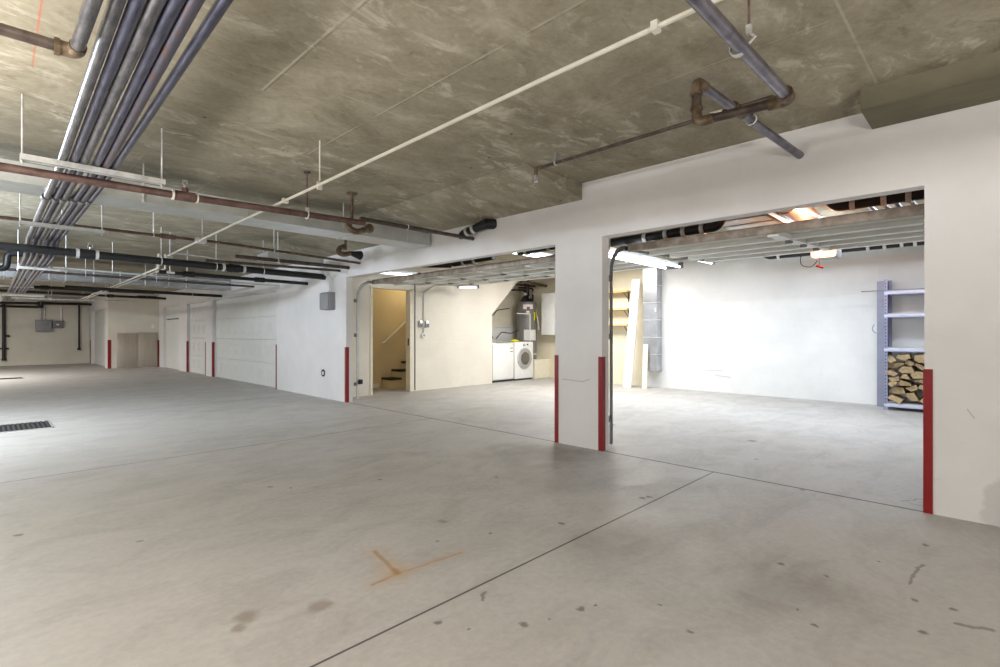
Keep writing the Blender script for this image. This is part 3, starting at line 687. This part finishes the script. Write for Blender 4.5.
# ------------------------------------------------------------------ the two raised sectional doors
def raised_door(label, y0, y1, stiles, grp):
    xf, xr, zf, zr = 4.85, 6.85, 2.05, 2.15
    t = thing('overhead_garage_door', label, 'garage door', ((xf+xr)/2, (y0+y1)/2, zf), grp)
    zz = lambda x: zf+(zr-zf)*(x-xf)/(xr-xf)
    n = 4; L = (xr-xf)/n
    for k in range(n):
        a, b = xf+k*L+.004, xf+(k+1)*L-.004
        vs = [(x, y, zz(x)+dz) for x in (a, b) for y in (y0, y1) for dz in (.012, .055)]
        build('section', MB().add(vs, [(0, 1, 3, 2), (4, 6, 7, 5), (0, 4, 5, 1), (2, 3, 7, 6), (0, 2, 6, 4), (1, 5, 7, 3)]), 'doorunder', t, smooth=0)
    build('bottom_rail', MB().box(xf-.03, xf+.012, y0-.01, y1+.01, zf-.015, zf+.062, bev=.005), 'doorrail', t)
    for k in range(1, n+1):
        x = xf+k*L
        q = MB().box(x-.085, x-.006, y0, y1, zz(x)-.03, zz(x)+.02)
        if k == n: q.box(x-.006, x, y0, y1, zz(x)-.03, zz(x)+.055)
        build('rail', q, 'rib', t, smooth=0)
    for y in stiles:
        vs = [(x, y+dy, zz(x)+dz) for x in (xf+.02, xr) for dy in (-.045, .045) for dz in (-.036, .02)]
        s_ = build('stile', MB().add(vs, [(0, 1, 3, 2), (4, 6, 7, 5), (0, 4, 5, 1), (2, 3, 7, 6), (0, 2, 6, 4), (1, 5, 7, 3)]), 'rib', t, smooth=0)
        for k in range(1, n):
            x = xf+k*L
            build('hinge', MB().box(x-.05, x+.05, y-.022, y+.022, zz(x)-.05, zz(x)-.036).cyl((x, y-.03, zz(x)-.05), (x, y+.03, zz(x)-.05), .01, 8), 'greydark', s_)
    # vertical track, curve and level track at both sides
    for sy, y in ((-1, y0-.05), (1, y1+.05)):
        q = MB(); R_ = .28; xv = 4.56; zt = 2.075
        prof = [(xv, 0.02), (xv, zt-R_)]+[(xv+R_*(1-math.cos(a)), zt-R_+R_*math.sin(a)) for a in [PI/2*k/8 for k in range(1, 9)]]+[(xr+.25, zt+.1)]
        for (a, c), (d, e) in zip(prof, prof[1:]):
            v = Vector((d-a, 0, e-c)); L_ = v.length; v.normalize(); nrm = Vector((-v.z, 0, v.x))
            q.obox(((a+d)/2, y, (c+e)/2), v*(L_/2+.004), Vector((0, .004, 0)), nrm*.025)
            q.obox(((a+d)/2, y-.012*sy, (c+e)/2)+nrm*.025 if False else Vector(((a+d)/2, y-.012*sy, (c+e)/2))+nrm*.025, v*(L_/2+.004), Vector((0, .014, 0)), nrm*.003)
        tr = build('track', q, 'greydark' if sy > 0 and y < 4 else 'galv', t, smooth=0)
        for z in (.25, 1.1, 1.7):
            build('track_bracket', MB().box(W+WT-.005 if False else 4.492, 4.55, y-.012, y+.012, z, z+.06), 'greydark', tr, smooth=0)
        for k in range(0, n+1):
            x = xf+k*L
            build('roller', MB().cyl((x, y-.045*sy, zz(x)+.025), (x, y, zz(x)+.025), .018, 10), 'black', t)
    return t
raised_door('raised sectional garage door over the bright garage with the lit opener lamp', .18, 2.82, [1.42], 'raised sectional garage doors')
t2 = raised_door('raised sectional garage door over the garage with the stair doorway and washer', 3.42, 7.92, [4.3, 5.2, 6.1, 7.0], 'raised sectional garage doors')
build('photo_sensor', MB().box(4.56, 4.62, 7.90, 7.95, .28, .36, bev=.005), 'black', t2)
# torsion shaft and spring above the openings
t = thing('torsion_shaft', 'dark torsion spring shaft behind the header over the bright garage', 'door spring', (4.62, 1.5, 2.33))
build('shaft', MB().cyl((4.62, .2, 2.36), (4.62, 2.85, 2.36), .016, 10), 'black', t)
for y in (.5, 2.6): build('bracket', MB().box(W+WT-.002, 4.64, y-.02, y+.02, 2.33, 2.39), 'greydark', t, smooth=0)

# ------------------------------------------------------------------ opener with lit lamp
t = thing('door_opener', 'ceiling hung garage door opener with a glowing orange lamp', 'garage door opener', (7.05, 1.49, 2.05))
build('motor_housing', MB().box(6.99, 7.35, 1.37, 1.585, 2.07, 2.20, bev=.02), 'grey', t)
build('lamp_lens', MB().box(6.88, 7.0, 1.355, 1.60, 2.06, 2.20, bev=.03), 'bulb', t)
build('rail', MB().box(4.70, 7.0, 1.48, 1.52, 2.235, 2.27), 'galv', t)
for x in (7.05, 7.3): build('hanger', MB().box(x-.015, x+.015, 1.60, 1.604, 2.15, CZ), 'galv', t, smooth=0)
build('wire_loop', MB().tube([(6.95, 1.66, 2.10), (6.95, 1.72, 2.10), (6.95, 1.72, 1.98), (6.95, 1.60, 1.95), (6.95, 1.54, 2.03)], .005, 6, .08), 'darkgrey', t)
c = build('release_cord', MB().cyl((6.85, 1.50, 1.96), (6.85, 1.50, 2.06), .003, 6), 'relred', t)
build('release_grip', MB().tube([(6.85, 1.53, 1.955), (6.85, 1.46, 1.925)], .013, 8), 'relred', c)

# ------------------------------------------------------------------ fluorescent strips in the garages
def strip(label, p0, p1, tubes=2, w=.12, mat='tube'):
    a, b = Vector(p0), Vector(p1); d = (b-a); n = Vector((-d.y, d.x, 0)).normalized(); v = d.normalized()
    t = thing('fluorescent_light', label, 'ceiling light', tuple((a+b)/2), 'fluorescent strip lights in the garages')
    hs = MB().obox((a+b)/2+Vector((0, 0, .04)), d/2, n*(w*.28), Vector((0, 0, .02)))
    build('housing', hs, 'galv', t, smooth=0)
    for k in range(tubes):
        off = n*((k-(tubes-1)/2)*w*.8)
        build('tube', MB().tube([a+off+v*.03, b+off-v*.03], .014, 10), mat, t)
    for e, pt in ((1, b), (-1, a)):
        build('end_cap', MB().obox(pt+Vector((0, 0, .022))+v*.012*e, v*.012, n*(w/2+.005), Vector((0, 0, .038))), 'darkgrey', t, smooth=0)
    for pt in (a+v*.2, b-v*.2): build('chain', MB().cyl(tuple(pt+Vector((0, 0, .06))), (pt.x, pt.y, CZ+.004), .004, 6), 'galv', t)
strip('bright twin tube strip light between the two raised doors', (4.7, 3.1, 2.05), (6.45, 3.1, 2.04), 2, .24)
strip('small strip light seen beyond the raised door edge of the bright garage', (7.45, 3.33, 2.30), (8.30, 3.33, 2.30), 1, .08)
strip('strip light seen past the raised door high above the washer', (5.1, 5.05, 2.35), (6.3, 5.05, 2.35))
strip('strip light above the track beside the stair doorway', (4.9, 8.0, 2.27), (5.85, 8.0, 2.27), 2, .16, 'tube_dim')
strip('short lit strip light above the wall right of the stair doorway', (6.98, 8.10, 2.13), (7.30, 7.85, 2.13), 1, .07, 'tube_dim')
strip('tube strip light deep in the bright garage', (8.2, 1.2, 2.55), (8.2, 2.4, 2.55))

# pipework above the raised doors
def yrun(name, label, cat, pts, r, mat, bands=(), bmat='galv_pale', group=None, fil=.05):
    t = thing(name, label, cat, pts[0], group)
    build('pipe', MB().tube(pts, r, 14, fil), mat, t)
    for y in bands:
        for p, q in zip(pts, pts[1:]):
            if min(p[1], q[1]) <= y <= max(p[1], q[1]) and abs(p[1]-q[1]) > .1:
                u = (y-p[1])/(q[1]-p[1]); c_ = Vector(p).lerp(Vector(q), u)
                build('clamp', MB().band(c_, Vector(q)-Vector(p), r, r+.014, .04), bmat, t)
                break
    return t
def hang(t, x, y, z): build('hanger', rod(MB(), x, y, z, CZ+.003), 'galv_pale', t)
yrun('cast_iron_pipe', 'black cast iron pipe with grey clamps above the raised door of the bright garage', 'pipe', [(5.25, 3.3, 2.245), (5.25, 2.05, 2.255), (5.25, 1.95, 2.45)], .05, 'black', (2.85, 2.6, 2.4, 2.2))
ci = yrun('cast_iron_pipe', 'dark pipe with steel bands under the header at the right of the bright garage', 'pipe', [(5.55, 1.16, 2.45), (5.55, 1.08, 2.335), (5.55, -.3, 2.335)], .045, 'black', (.95, .72, .55))
hang(ci, 5.55, .1, 2.3)
duct('air_duct', 'sheet metal duct lit orange above the raised door of the bright garage', 5.35, 8.0, 1.72, 2.3, 2.40, 2.6, [5.72, 6.05, 6.9])
t = thing('round_duct', 'round copper toned duct above the opener lamp', 'duct', (6.4, 1.5, 2.45))
build('duct_run', MB().tube([(5.4, 1.56, 2.49), (8, 1.56, 2.49)], .10, 20), 'copper', t)
for x in (5.75, 6.6): build('seam', MB().band((x, 1.56, 2.49), (1, 0, 0), .10, .108, .03), 'copper', t)
for k, y in enumerate((.98, .86, .76, .64, .52)):
    mb = MB().tube([(5.8, y, 2.52), (9.9, y, 2.52)], .024, 10)
    single('conduit', mb, ['bundle', 'brown', 'black', 'brown', 'black'][k], ['first conduit from the left', 'second conduit from the left', 'third conduit from the left', 'fourth conduit from the left', 'rightmost conduit'][k]+' of the row above the right end of the raised door', 'pipe', 'conduits above the raised door')
bp = yrun('banded_pipe', 'dark banded pipe along the back wall of the bright garage ending at a bend', 'pipe', [(9.3, 2.86, 2.52), (9.3, 2.78, 2.46), (9.3, -.3, 2.46)], .05, 'black', (2.62, 1.4, 1.2, 1.0, .85))
hang(bp, 9.3, .3, 2.44)
bp = yrun('banded_pipe', 'pale upper pipe along the back wall right of the opener lamp', 'pipe', [(9.05, 1.62, 2.50), (9.05, -.3, 2.56)], .04, 'galv_pale', (1.3, 1.05), 'darkgrey')
hang(bp, 9.05, .1, 2.5)
for k, (y, z) in enumerate(((6.75, 2.30), (6.35, 2.30), (6.0, 2.32))):
    mb = MB().tube([(4.95, y+.35, z), (5.45, y-.25, z-.02)], .028, 10).tube([(5.45, y-.25, z-.02), (5.45, y-.25, z+.2)], .03, 10)
    single('brown_pipe', mb, 'rustpipe' if k % 2 else 'brown', ['left', 'middle', 'right'][k]+' of three short brown pipes above the raised door of the stair garage', 'pipe', 'brown pipes above the stair garage')
yrun('cast_iron_pipe', 'black pipe above the raised door of the stair garage, left of the strip light', 'pipe', [(5.25, 6.2, 2.27), (5.25, 5.3, 2.29)], .045, 'black', (5.95, 5.7))
yrun('cast_iron_pipe', 'black pipe with pale bands under the header beside the pillar', 'pipe', [(5.2, 4.75, 2.30), (5.2, 3.4, 2.33)], .06, 'black', (4.6, 4.2, 4.05))

# ------------------------------------------------------------------ bright garage: back wall
def shelf_unit():
    t = thing('shelving_unit', 'grey violet steel shelving unit with firewood on its bottom shelf', 'shelf', (9.83, .75, 0))
    x0, x1, y0, y1 = 9.60, 10.05, .22, 1.25
    for (x, y, sx, sy, h_) in ((x0, y1, 1, -1, 1.98), (x1, y1, -1, -1, 2.0), (x0, y0, 1, 1, 1.98), (x1, y0, -1, 1, 2.0)):
        q = MB(); q.box(x, x+.045*sx, y, y+.003*sy, 0, h_); q.box(x, x+.003*sx, y, y+.045*sy, 0, h_)
        for k in range(38):
            z = .06+k*.05; q.box(x-.0015*sx, x+.0005*sx, y+.022*sy-.007, y+.022*sy+.007, z, z+.018, 1); q.box(x+.022*sx-.006, x+.022*sx+.006, y+.0035*sy, y+.001*sy, z, z+.018, 1)
        build('post', q, ['shelfblue', 'darkgrey'], t, smooth=0)
    for z in (1.80, 1.455, .94, .10):
        q = MB(); q.box(x0-.002, x0+.02, y0, y1, z-.05, z-.006, bev=.005); q.box(x1-.02, x1+.002, y0, y1, z-.05, z-.006); q.box(x0, x1, y0, y0+.02, z-.05, z-.006); q.box(x0, x1, y1-.02, y1, z-.05, z-.006)
        b_ = build('shelf_beam', q, 'shelfpale', t)
        build('shelf_board', MB().box(x0+.004, x1-.004, y0+.004, y1-.004, z-.008, z+.008), 'particle', t, smooth=0)
    build('side_panel', MB().box(x0+.30, x1-.002, y1-.001, y1+.002, .02, 1.98), 'shelfblue', t, smooth=0)
    return t
shelf_unit()
uq = MB().box(9.98, 9.984, 1.28, 1.385, 0, 1.99).box(9.98, 10.05, 1.385, 1.389, 0, 1.99).box(9.98, 10.05, 1.28, 1.284, 0, 1.99)
single('steel_upright', uq, 'shelfgrey', 'tall grey violet steel upright standing behind the left end of the shelving unit', 'steel upright', smooth=0)
single('steel_bar', MB().box(9.62, 9.655, .6, 1.54, 1.809, 1.822), 'greydark', 'thin dark bar lying on the top shelf and sticking out to the left', 'bar')
single('wire_hook', MB().tube([(9.59, 1.37, 1.30), (9.58, 1.40, 1.22), (9.58, 1.34, 1.15), (9.58, 1.25, 1.27), (9.598, 1.22, 1.28)], .006, 6, .05), 'shelfblue', 'bent wire hook on the left post of the shelving unit', 'hook')

# firewood
rng = random.Random(33)
NB = 80; Y0 = .62; DY = (1.232-Y0)/NB
top = [.109]*NB
logs = []
for r_ in range(12):
    y = 1.232-rng.uniform(0, .03)
    while y > Y0+.05:
        w = rng.uniform(.12, .235); hgt = rng.uniform(.075, .135)
        b0 = max(0, int((y-w-Y0)/DY)); b1 = min(NB-1, int((y-Y0)/DY)-1)
        if b1 <= b0: break
        z = max(top[b0:b1+1]); zs = sorted(top[b0:b1+1]); z = z*.55+zs[len(zs)//3]*.45
        if z+hgt < .895:
            logs.append((y-w/2, z, w, hgt, r_))
            for q in range(b0, b1+1):
                u = abs((q-(b0+b1)/2)/max(1, (b1-b0)/2)); top[q] = max(top[q], z+hgt*(1-.35*u*u))
        y -= w*rng.uniform(.93, 1.0)
rows_ = sorted(set(l[4] for l in logs)); rn = {}
names = ['bottom', 'second', 'third', 'fourth', 'fifth', 'sixth', 'seventh', 'eighth', 'ninth', 'tenth']
colnames = ['leftmost', 'second from left', 'third from left', 'fourth from left', 'fifth from left', 'sixth from left']
cnt = {}
for (cy, zb, w, hgt, r_) in logs:
    k = cnt.get(r_, 0); cnt[r_] = k+1
    n = rng.choice([4, 4, 5, 6]); a0 = rng.uniform(0, 2*PI)
    poly = [(math.cos(a0+2*PI*(j+rng.uniform(-.34, .34))/n)*rng.uniform(.8, 1.1), math.sin(a0+2*PI*(j+rng.uniform(-.34, .34))/n)*rng.uniform(.8, 1.1)) for j in range(n)]
    my0, my1 = min(p[0] for p in poly), max(p[0] for p in poly); mz0, mz1 = min(p[1] for p in poly), max(p[1] for p in poly)
    poly = [((p[0]-my0)/(my1-my0)*w-w*.5, (p[1]-mz0)/(mz1-mz0)*hgt-hgt/2) for p in poly]
    L_ = rng.uniform(.32, .42); xs = 9.63+rng.uniform(-.05, .07); yaw = rng.uniform(-.12, .12); seg = 4
    vs = []; fs = []; mi = []
    for s_ in range(seg+1):
        kx = rng.uniform(.9, 1.0)
        for j, q in enumerate(poly):
            jx = rng.uniform(-.035, .035) if s_ in (0, seg) else 0
            vs.append((xs+L_*s_/seg+jx, cy+q[0]*kx+yaw*L_*(s_/seg), zb+hgt/2+q[1]*(kx if 0 < s_ < seg else 1)))
    barkface = rng.randrange(n)
    for s_ in range(seg):
        for j in range(n): fs.append((s_*n+j, s_*n+(j+1) % n, (s_+1)*n+(j+1) % n, (s_+1)*n+j)); mi.append(1 if j == barkface else 0)
    fs += [tuple(range(n))[::-1], tuple(seg*n+j for j in range(n))]; mi += [0, 0]
    mb = MB(); mb.v = vs; mb.f = fs; mb.mi = mi
    single('firewood_log', mb, ['logwood', 'bark'], 'split firewood log in the %s layer of the stack, %s' % (names[rows_.index(r_)], colnames[k]), 'firewood', 'split firewood on the bottom shelf', smooth=15)

# sheet-metal riser, boards
t = thing('duct_riser', 'tall galvanised duct riser on the back wall behind the leaning boards', 'duct', (10.0, 5.3, .35))
build('duct_run', MB().box(9.93, XB, 5.14, 5.46, .36, CZ-.002), 'riser', t, smooth=0)
for z in (.72, 1.08, 1.45, 1.82, 2.18): build('seam', MB().box(9.926, XB, 5.136, 5.464, z-.006, z+.006), 'galv', t, smooth=0)
build('latch', MB().box(9.90, 9.93, 5.15, 5.17, 1.62, 1.70), 'plastic', t)
def lean(label, y, w, x_b, x_t, z1, mat, yt=None):
    yt = y if yt is None else yt
    vs = [(x_b+dx, y+dy, 0) for dx in (0, .035) for dy in (-w/2, w/2)]+[(x_t+dx, yt+dy*.95, z1) for dx in (0, .035) for dy in (-w/2, w/2)]
    return single('leaning_board', MB().add(vs, [(0, 1, 3, 2), (4, 6, 7, 5), (0, 4, 5, 1), (2, 3, 7, 6), (0, 2, 6, 4), (1, 5, 7, 3)]), mat, label, 'board', 'boards leaning on the back wall', smooth=0)
lean('tall white board leaning against the back wall beside the wall shelves', 5.72, .20, 9.70, 9.88, 2.33, 'board', 5.60)
lean('short cream board standing in front of the galvanised duct riser', 5.36, .105, 9.80, 9.88, .93, 'boardcream', 5.37)
for k, z in enumerate((2.09, 1.70, 1.35)):
    nm = ['topmost', 'middle', 'lowest'][k]
    t = thing('wall_shelf', nm+' of the three wooden wall shelves seen past the pillar', 'shelf', (10.0, 6.5, z), 'wooden wall shelves')
    build('board', MB().box(9.86, XB, 5.80, 7.05, z-.018, z+.018), 'tan_shelf', t, smooth=0)
    for y in (5.93, 6.8):
        q = MB(); q.box(9.90, XB, y-.012, y+.012, z-.02, z-.012); q.box(XB-.01, XB, y-.012, y+.012, z-.22, z-.012); q.tube([(9.93, y, z-.02), (XB-.008, y, z-.17)], .007, 6)
        build('bracket', q, 'black', t, smooth=0)

# ------------------------------------------------------------------ stair garage
# staircase and handrail
t = thing('staircase', 'flight of tan steps with dark carpeted treads inside the doorway', 'stairs', (6.6, 9.3, 0))
for k in range(7):
    x = 5.95+.25*k; z = .205+.165*k
    build('riser', MB().box(x+.02, 7.95, 9.12, 9.425, z-.205 if k == 0 else z-.165-.03, z-.03), 'stairwall', t, smooth=0)
    build('tread', MB().box(x, x+.30, 9.09, 9.425, z-.03, z+.012, bev=.006), 'tread', t)
t = thing('handrail', 'cream wooden handrail sloping up the stairwell wall', 'handrail', (6.3, 9.38, 1.2))
build('rail', MB().tube([(5.92, 9.36, .97), (5.97, 9.36, .96), (6.75, 9.36, 1.60), (7.3, 9.36, 2.04)], .024, 12), 'cream', t)
for x, z in ((6.05, .995), (6.7, 1.47)): build('bracket', MB().tube([(x, 9.36, z), (x, 9.45, z-.05)], .008, 8), 'galv_pale', t)
# switches and cable on the stair wall
single('wall_cable', MB().box(6.075, 6.09, YS-.012, YS, .02, 2.2), 'darkgrey', 'thin dark cable running down beside the stair doorway frame', 'cable', smooth=0)
t = thing('light_switch', 'left of two metal switch boxes right of the stair doorway', 'switch', (6.21, YS, 1.35), 'switch boxes by the stair doorway')
build('box', MB().box(6.17, 6.25, YS-.05, YS, 1.28, 1.42, bev=.006), 'galv', t); build('plate', MB().box(6.18, 6.24, YS-.056, YS-.05, 1.29, 1.36), 'greydark', t)
t = thing('light_switch', 'right of two metal switch boxes, on the end of the thin conduit', 'switch', (6.37, YS, 1.35), 'switch boxes by the stair doorway')
build('box', MB().box(6.33, 6.41, YS-.05, YS, 1.28, 1.42, bev=.006), 'galv', t); build('plate', MB().box(6.34, 6.40, YS-.056, YS-.05, 1.29, 1.36), 'greydark', t)
single('switch_conduit', MB().tube([(6.29, YS-.02, 1.15), (6.29, YS-.02, 1.98), (6.62, YS-.02, 2.2)], .011, 8, .03), 'galv', 'thin metal conduit bending up to the raised door from the switch boxes', 'conduit')
t = thing('wall_button', 'small round white control under the switch boxes', 'switch', (6.29, YS, 1.13))
build('base', MB().cyl((6.29, YS-.035, 1.12), (6.29, YS, 1.12), .055), 'plastic', t)
build('button', MB().cyl((6.29, YS-.042, 1.12), (6.29, YS-.034, 1.12), .02), 'grey', t)

# sink cabinet (left) and dryer (right)
t = thing('sink_cabinet', 'white utility sink cabinet left of the front loading dryer', 'sink cabinet', (8.71, 8.8, 0))
build('body', MB().box(8.32, 9.07, 8.47, 9.12, .05, .90, bev=.006), 'white', t)
build('plinth', MB().box(8.34, 9.05, 8.50, 9.10, 0, .05), 'darkgrey', t, smooth=0)
d = build('door', MB().box(8.34, 9.05, 8.448, 8.468, .07, .88, bev=.006), 'white', t)
build('door_handle', MB().box(8.93, 9.02, 8.435, 8.448, .72, .735, bev=.003).box(8.93, 9.02, 8.435, 8.448, .80, .815, bev=.003), 'chrome', d)
bs = MB(); bs.box(8.30, 9.09, 8.46, 8.52, .90, .925); bs.box(8.30, 9.09, 9.02, 9.13, .90, .925); bs.box(8.30, 8.36, 8.52, 9.02, .90, .925); bs.box(9.03, 9.09, 8.52, 9.02, .90, .925); bs.box(8.36, 9.03, 8.52, 9.02, .70, .72)
build('basin', bs, 'white', t, smooth=0)
f = build('faucet', MB().tube([(8.72, 9.05, .92), (8.72, 9.05, 1.10), (8.72, 8.98, 1.14), (8.72, 8.85, 1.10), (8.72, 8.83, 1.03)], .014, 10, .04).box(8.62, 8.82, 9.02, 9.08, .925, .96, bev=.01), 'chrome', t)
for x in (8.64, 8.80): build('faucet_handle', MB().tube([(x, 9.05, .96), (x, 9.05, .99), (x-.0, 8.97, 1.02)], .010, 8), 'chrome', f)
single('splash_panel', MB().box(8.28, 10.2, 9.46, 9.495, .90, 1.33).box(8.28, 10.2, 9.42, 9.495, 1.33, 1.35), 'white', 'white splash panel on the niche wall behind the sink cabinet', 'wall panel', smooth=0)
single('soap_bottle', MB().tube([(8.45, 9.0, .926), (8.45, 9.0, 1.03), (8.45, 9.0, 1.06), (8.45, 9.0, 1.09)], [.04, .04, .02, .012], 12), 'grey', 'small grey bottle on the back ledge of the sink cabinet', 'bottle')
t = thing('clothes_dryer', 'white front loading dryer with a round grey door', 'dryer', (9.46, 8.8, 0))
build('body', MB().box(9.11, 9.80, 8.46, 9.12, .04, .95, bev=.015), 'white', t)
build('plinth', MB().box(9.13, 9.78, 8.49, 9.10, 0, .04), 'darkgrey', t, smooth=0)
d = build('door', MB().tube([(9.46, 8.47, .54), (9.46, 8.44, .54), (9.46, 8.425, .54)], [.255, .255, .225], 32), 'ring', t)
build('window', MB().tube([(9.46, 8.428, .54), (9.46, 8.418, .54)], [.165, .15], 28), 'glass', d)
build('door_rim', MB().ring((9.46, 8.44, .54), (0, 1, 0), .25, .012, 32), 'galv_pale', d)
build('knob', MB().cyl((9.44, 8.43, .875), (9.44, 8.46, .875), .03), 'ring', t)
build('display', MB().box(9.55, 9.60, 8.452, 8.461, .865, .90), 'darkgrey', t, smooth=0)
single('yellow_duster', MB().ball((9.22, 8.6, .985), .1, 0, (1.1, .7, .36)).ball((9.31, 8.58, .975), .07, 0, (1, .8, .4)), 'yellow', 'yellow cloth lying on top of the dryer', 'cloth')
# water heater
hx, hy = 10.12, 8.96
t = thing('water_heater', 'tall grey water heater on the plinth behind the dryer', 'water heater', (hx, hy, .49))
build('tank', MB().tube([(hx, hy, .50), (hx, hy, 1.94), (hx, hy, 1.99), (hx, hy, 2.01)], [.26, .26, .24, .16], 32), 'tank', t)
build('collar', MB().band((hx, hy, .62), (0, 0, 1), .255, .268, .05), 'galv_pale', t)
build('vent_hood', MB().tube([(hx, hy, 2.01), (hx, hy, 2.10), (hx, hy, 2.18), (hx, hy, CZ)], [.18, .13, .07, .07], 18), 'black', t)
v = build('inlet_pipe', MB().tube([(hx-.15, hy-.05, 1.98), (hx-.15, hy-.05, 2.30), (hx-.3, hy+.3, 2.32)], .022, 10, .05).tube([(hx+.15, hy-.08, 1.98), (hx+.15, hy-.08, 2.36), (hx, hy+.3, 2.4)], .022, 10, .05), 'black', t)
build('valve', MB().ball((hx-.15, hy-.07, 2.2), .05).ball((hx+.13, hy-.12, 2.24), .055).cyl((hx-.05, hy-.2, 2.12), (hx-.05, hy-.14, 2.12), .04), 'steel', v)
def curved(a0, a1, z0, z1, R_):
    n = 8; vs = []
    ex = Vector((-.715, -.70, 0)); ey = Vector((.70, -.715, 0))
    for z in (z0, z1):
        for k in range(n+1):
            a = a0+(a1-a0)*k/n; p = Vector((hx, hy, z))+(ex*math.cos(a)+ey*math.sin(a))*R_; vs.append(p)
    return MB().add(vs, [(k, k+1, n+2+k, n+1+k) for k in range(n)])
lb = build('label', curved(-.45, .6, 1.80, 1.92, .2635), 'plastic', t)
build('label_stripe', curved(-.05, .25, 1.72, 1.86, .2645), plain('label_maroon', (.55, .30, .32), .6), lb)
build('label_foot', curved(-.1, .2, 1.70, 1.75, .2655), 'plastic', lb)
build('panel', curved(-.35, 1.0, .98, 1.26, .266), 'plastic', t)
tg = build('tag', curved(.62, .80, 1.50, 1.72, .29), 'yellow', t)
build('tag', curved(.86, .98, 1.58, 1.80, .295), 'yellow', t)
single('drain_stick', MB().tube([(hx+.02, hy-.34, 1.62), (hx+.08, hy-.36, 1.24)], .012, 8), 'whitepipe', 'thin white stick hanging on the right of the water heater', 'stick')
single('relief_pipe', MB().tube([(9.35, 8.62, 1.665), (9.86, 8.62, 1.665), (9.86, 8.62, .96)], .012, 8, .02), 'plastic', 'thin white pipe in front of the water heater', 'pipe')
single('hose_bundle', MB().tube([(9.02, 9.46, 1.92), (9.12, 9.44, 1.98), (9.17, 9.44, 1.84), (9.05, 9.44, 1.76), (9.3, 9.42, 1.62), (9.45, 9.4, 1.78), (9.8, 9.3, 1.83)], .011, 8, .06).ball((9.07, 9.44, 1.80), .05, 0, (1.2, .6, .8)).ball((9.22, 9.43, 1.70), .05, 0, (1.2, .6, .9)), 'black', 'tangle of black hose and fittings on the niche wall', 'hose')
single('flexible_hose', MB().tube([(9.2, 9.2, 1.02), (9.35, 9.15, 1.20), (9.6, 9.05, 1.16), (9.84, 9.0, 1.24)], .013, 8, .06), 'brown', 'brown flexible hose running from the dryer to the water heater', 'hose')
t = thing('wall_cabinet', 'white wall cabinet hung right of the water heater', 'cabinet', (10.3, 8.1, 1.12))
build('body', MB().box(10.17, XN, 7.62, 8.49, 1.12, 2.20, bev=.006), 'white', t)
for a, b in ((7.63, 8.05), (8.06, 8.48)): build('door', MB().box(10.15, 10.17, a, b, 1.13, 2.19, bev=.004), 'white', t)
xpipe('dark_pipe', 'brown pipe high in the niche above the wall cabinet', 8.95, [(8.6, 2.42), (10.44, 2.44)], .03, 'brown')
xpipe('dark_pipe', 'pale brown pipe running over the water heater and cabinet', 8.55, [(9.45, 2.47), (10.44, 2.42)], .04, 'fitting')

# ------------------------------------------------------------------ lights
def point(loc, e, col, r=.1):
    l = bpy.data.lights.new('lamp', 'POINT'); l.energy = e; l.color = col; l.shadow_soft_size = r
    o = bpy.data.objects.new('lamp', l); o.location = loc; COL.objects.link(o)
def area(loc, e, col, sx, sy, rot=(0, 0, 0)):
    l = bpy.data.lights.new('lamp', 'AREA'); l.shape = 'RECTANGLE'; l.size = sx; l.size_y = sy; l.energy = e; l.color = col
    o = bpy.data.objects.new('lamp', l); o.location = loc; o.rotation_euler = rot; COL.objects.link(o)
warm = (1, .965, .94); cool = (.78, .88, 1.0)
for y in (-3.2, -.9, 1.7): point((-1.1, y, 2.275), 74, warm, .05)
for y in (7.6, 8.8): point((-1.3, y, 2.33), 190, cool, .06)
area((-2.2, 18.3, 2.4), 330, (1, .97, .94), .16, 1.3)
area((-1.5, 3.4, 1.2), 105, (1, .965, .92), 1.2, 1.6, (PI, 0, 0))  # unseen upward fill added left of the view to lift the ceiling
area((1.2, -2.4, 1.1), 85, (1, .97, .93), 1.2, 1.2, (PI, 0, 0))  # second unseen fill, added behind the camera and aimed up at the ceiling
# garages: hidden area lights added to brighten back wall and floor
area((7.7, 3.0, 2.64), 66, cool, 1.2, 3.0)
area((8.3, 5.9, 2.64), 84, (1, .97, .92), 1.2, 1.8)
area((7.6, .8, 2.64), 46, cool, .5, 1.4)
point((6.865, 1.48, 2.13), 5, (1, .45, .22), .008)
point((6.25, 1.35, 2.36), 22, (1, .42, .2), .05)  # unseen point added above the door to tint ceiling and ducts orange
point((6.6, 8.95, 2.5), 8, (1, .87, .66), .1)

w = bpy.data.worlds.new('World'); bpy.context.scene.world = w; w.use_nodes = True
w.node_tree.nodes['Background'].inputs[0].default_value = (.9, .95, 1, 1); w.node_tree.nodes['Background'].inputs[1].default_value = .05

# ------------------------------------------------------------------ camera
cam = bpy.data.cameras.new('camera'); cam.sensor_width = 36; cam.lens = 507/1000*36; cam.clip_start = .02; cam.clip_end = 100
co = bpy.data.objects.new('camera', cam); COL.objects.link(co)
co.location = (0, 0, 1.16); co.rotation_euler = (PI/2, 0, -math.atan(515/507))
sc = bpy.context.scene; sc.camera = co
sc.view_settings.view_transform = 'Standard'; sc.view_settings.look = 'None'; sc.view_settings.gamma = 1; sc.view_settings.use_curve_mapping = False
sc.view_settings.exposure = 0.86
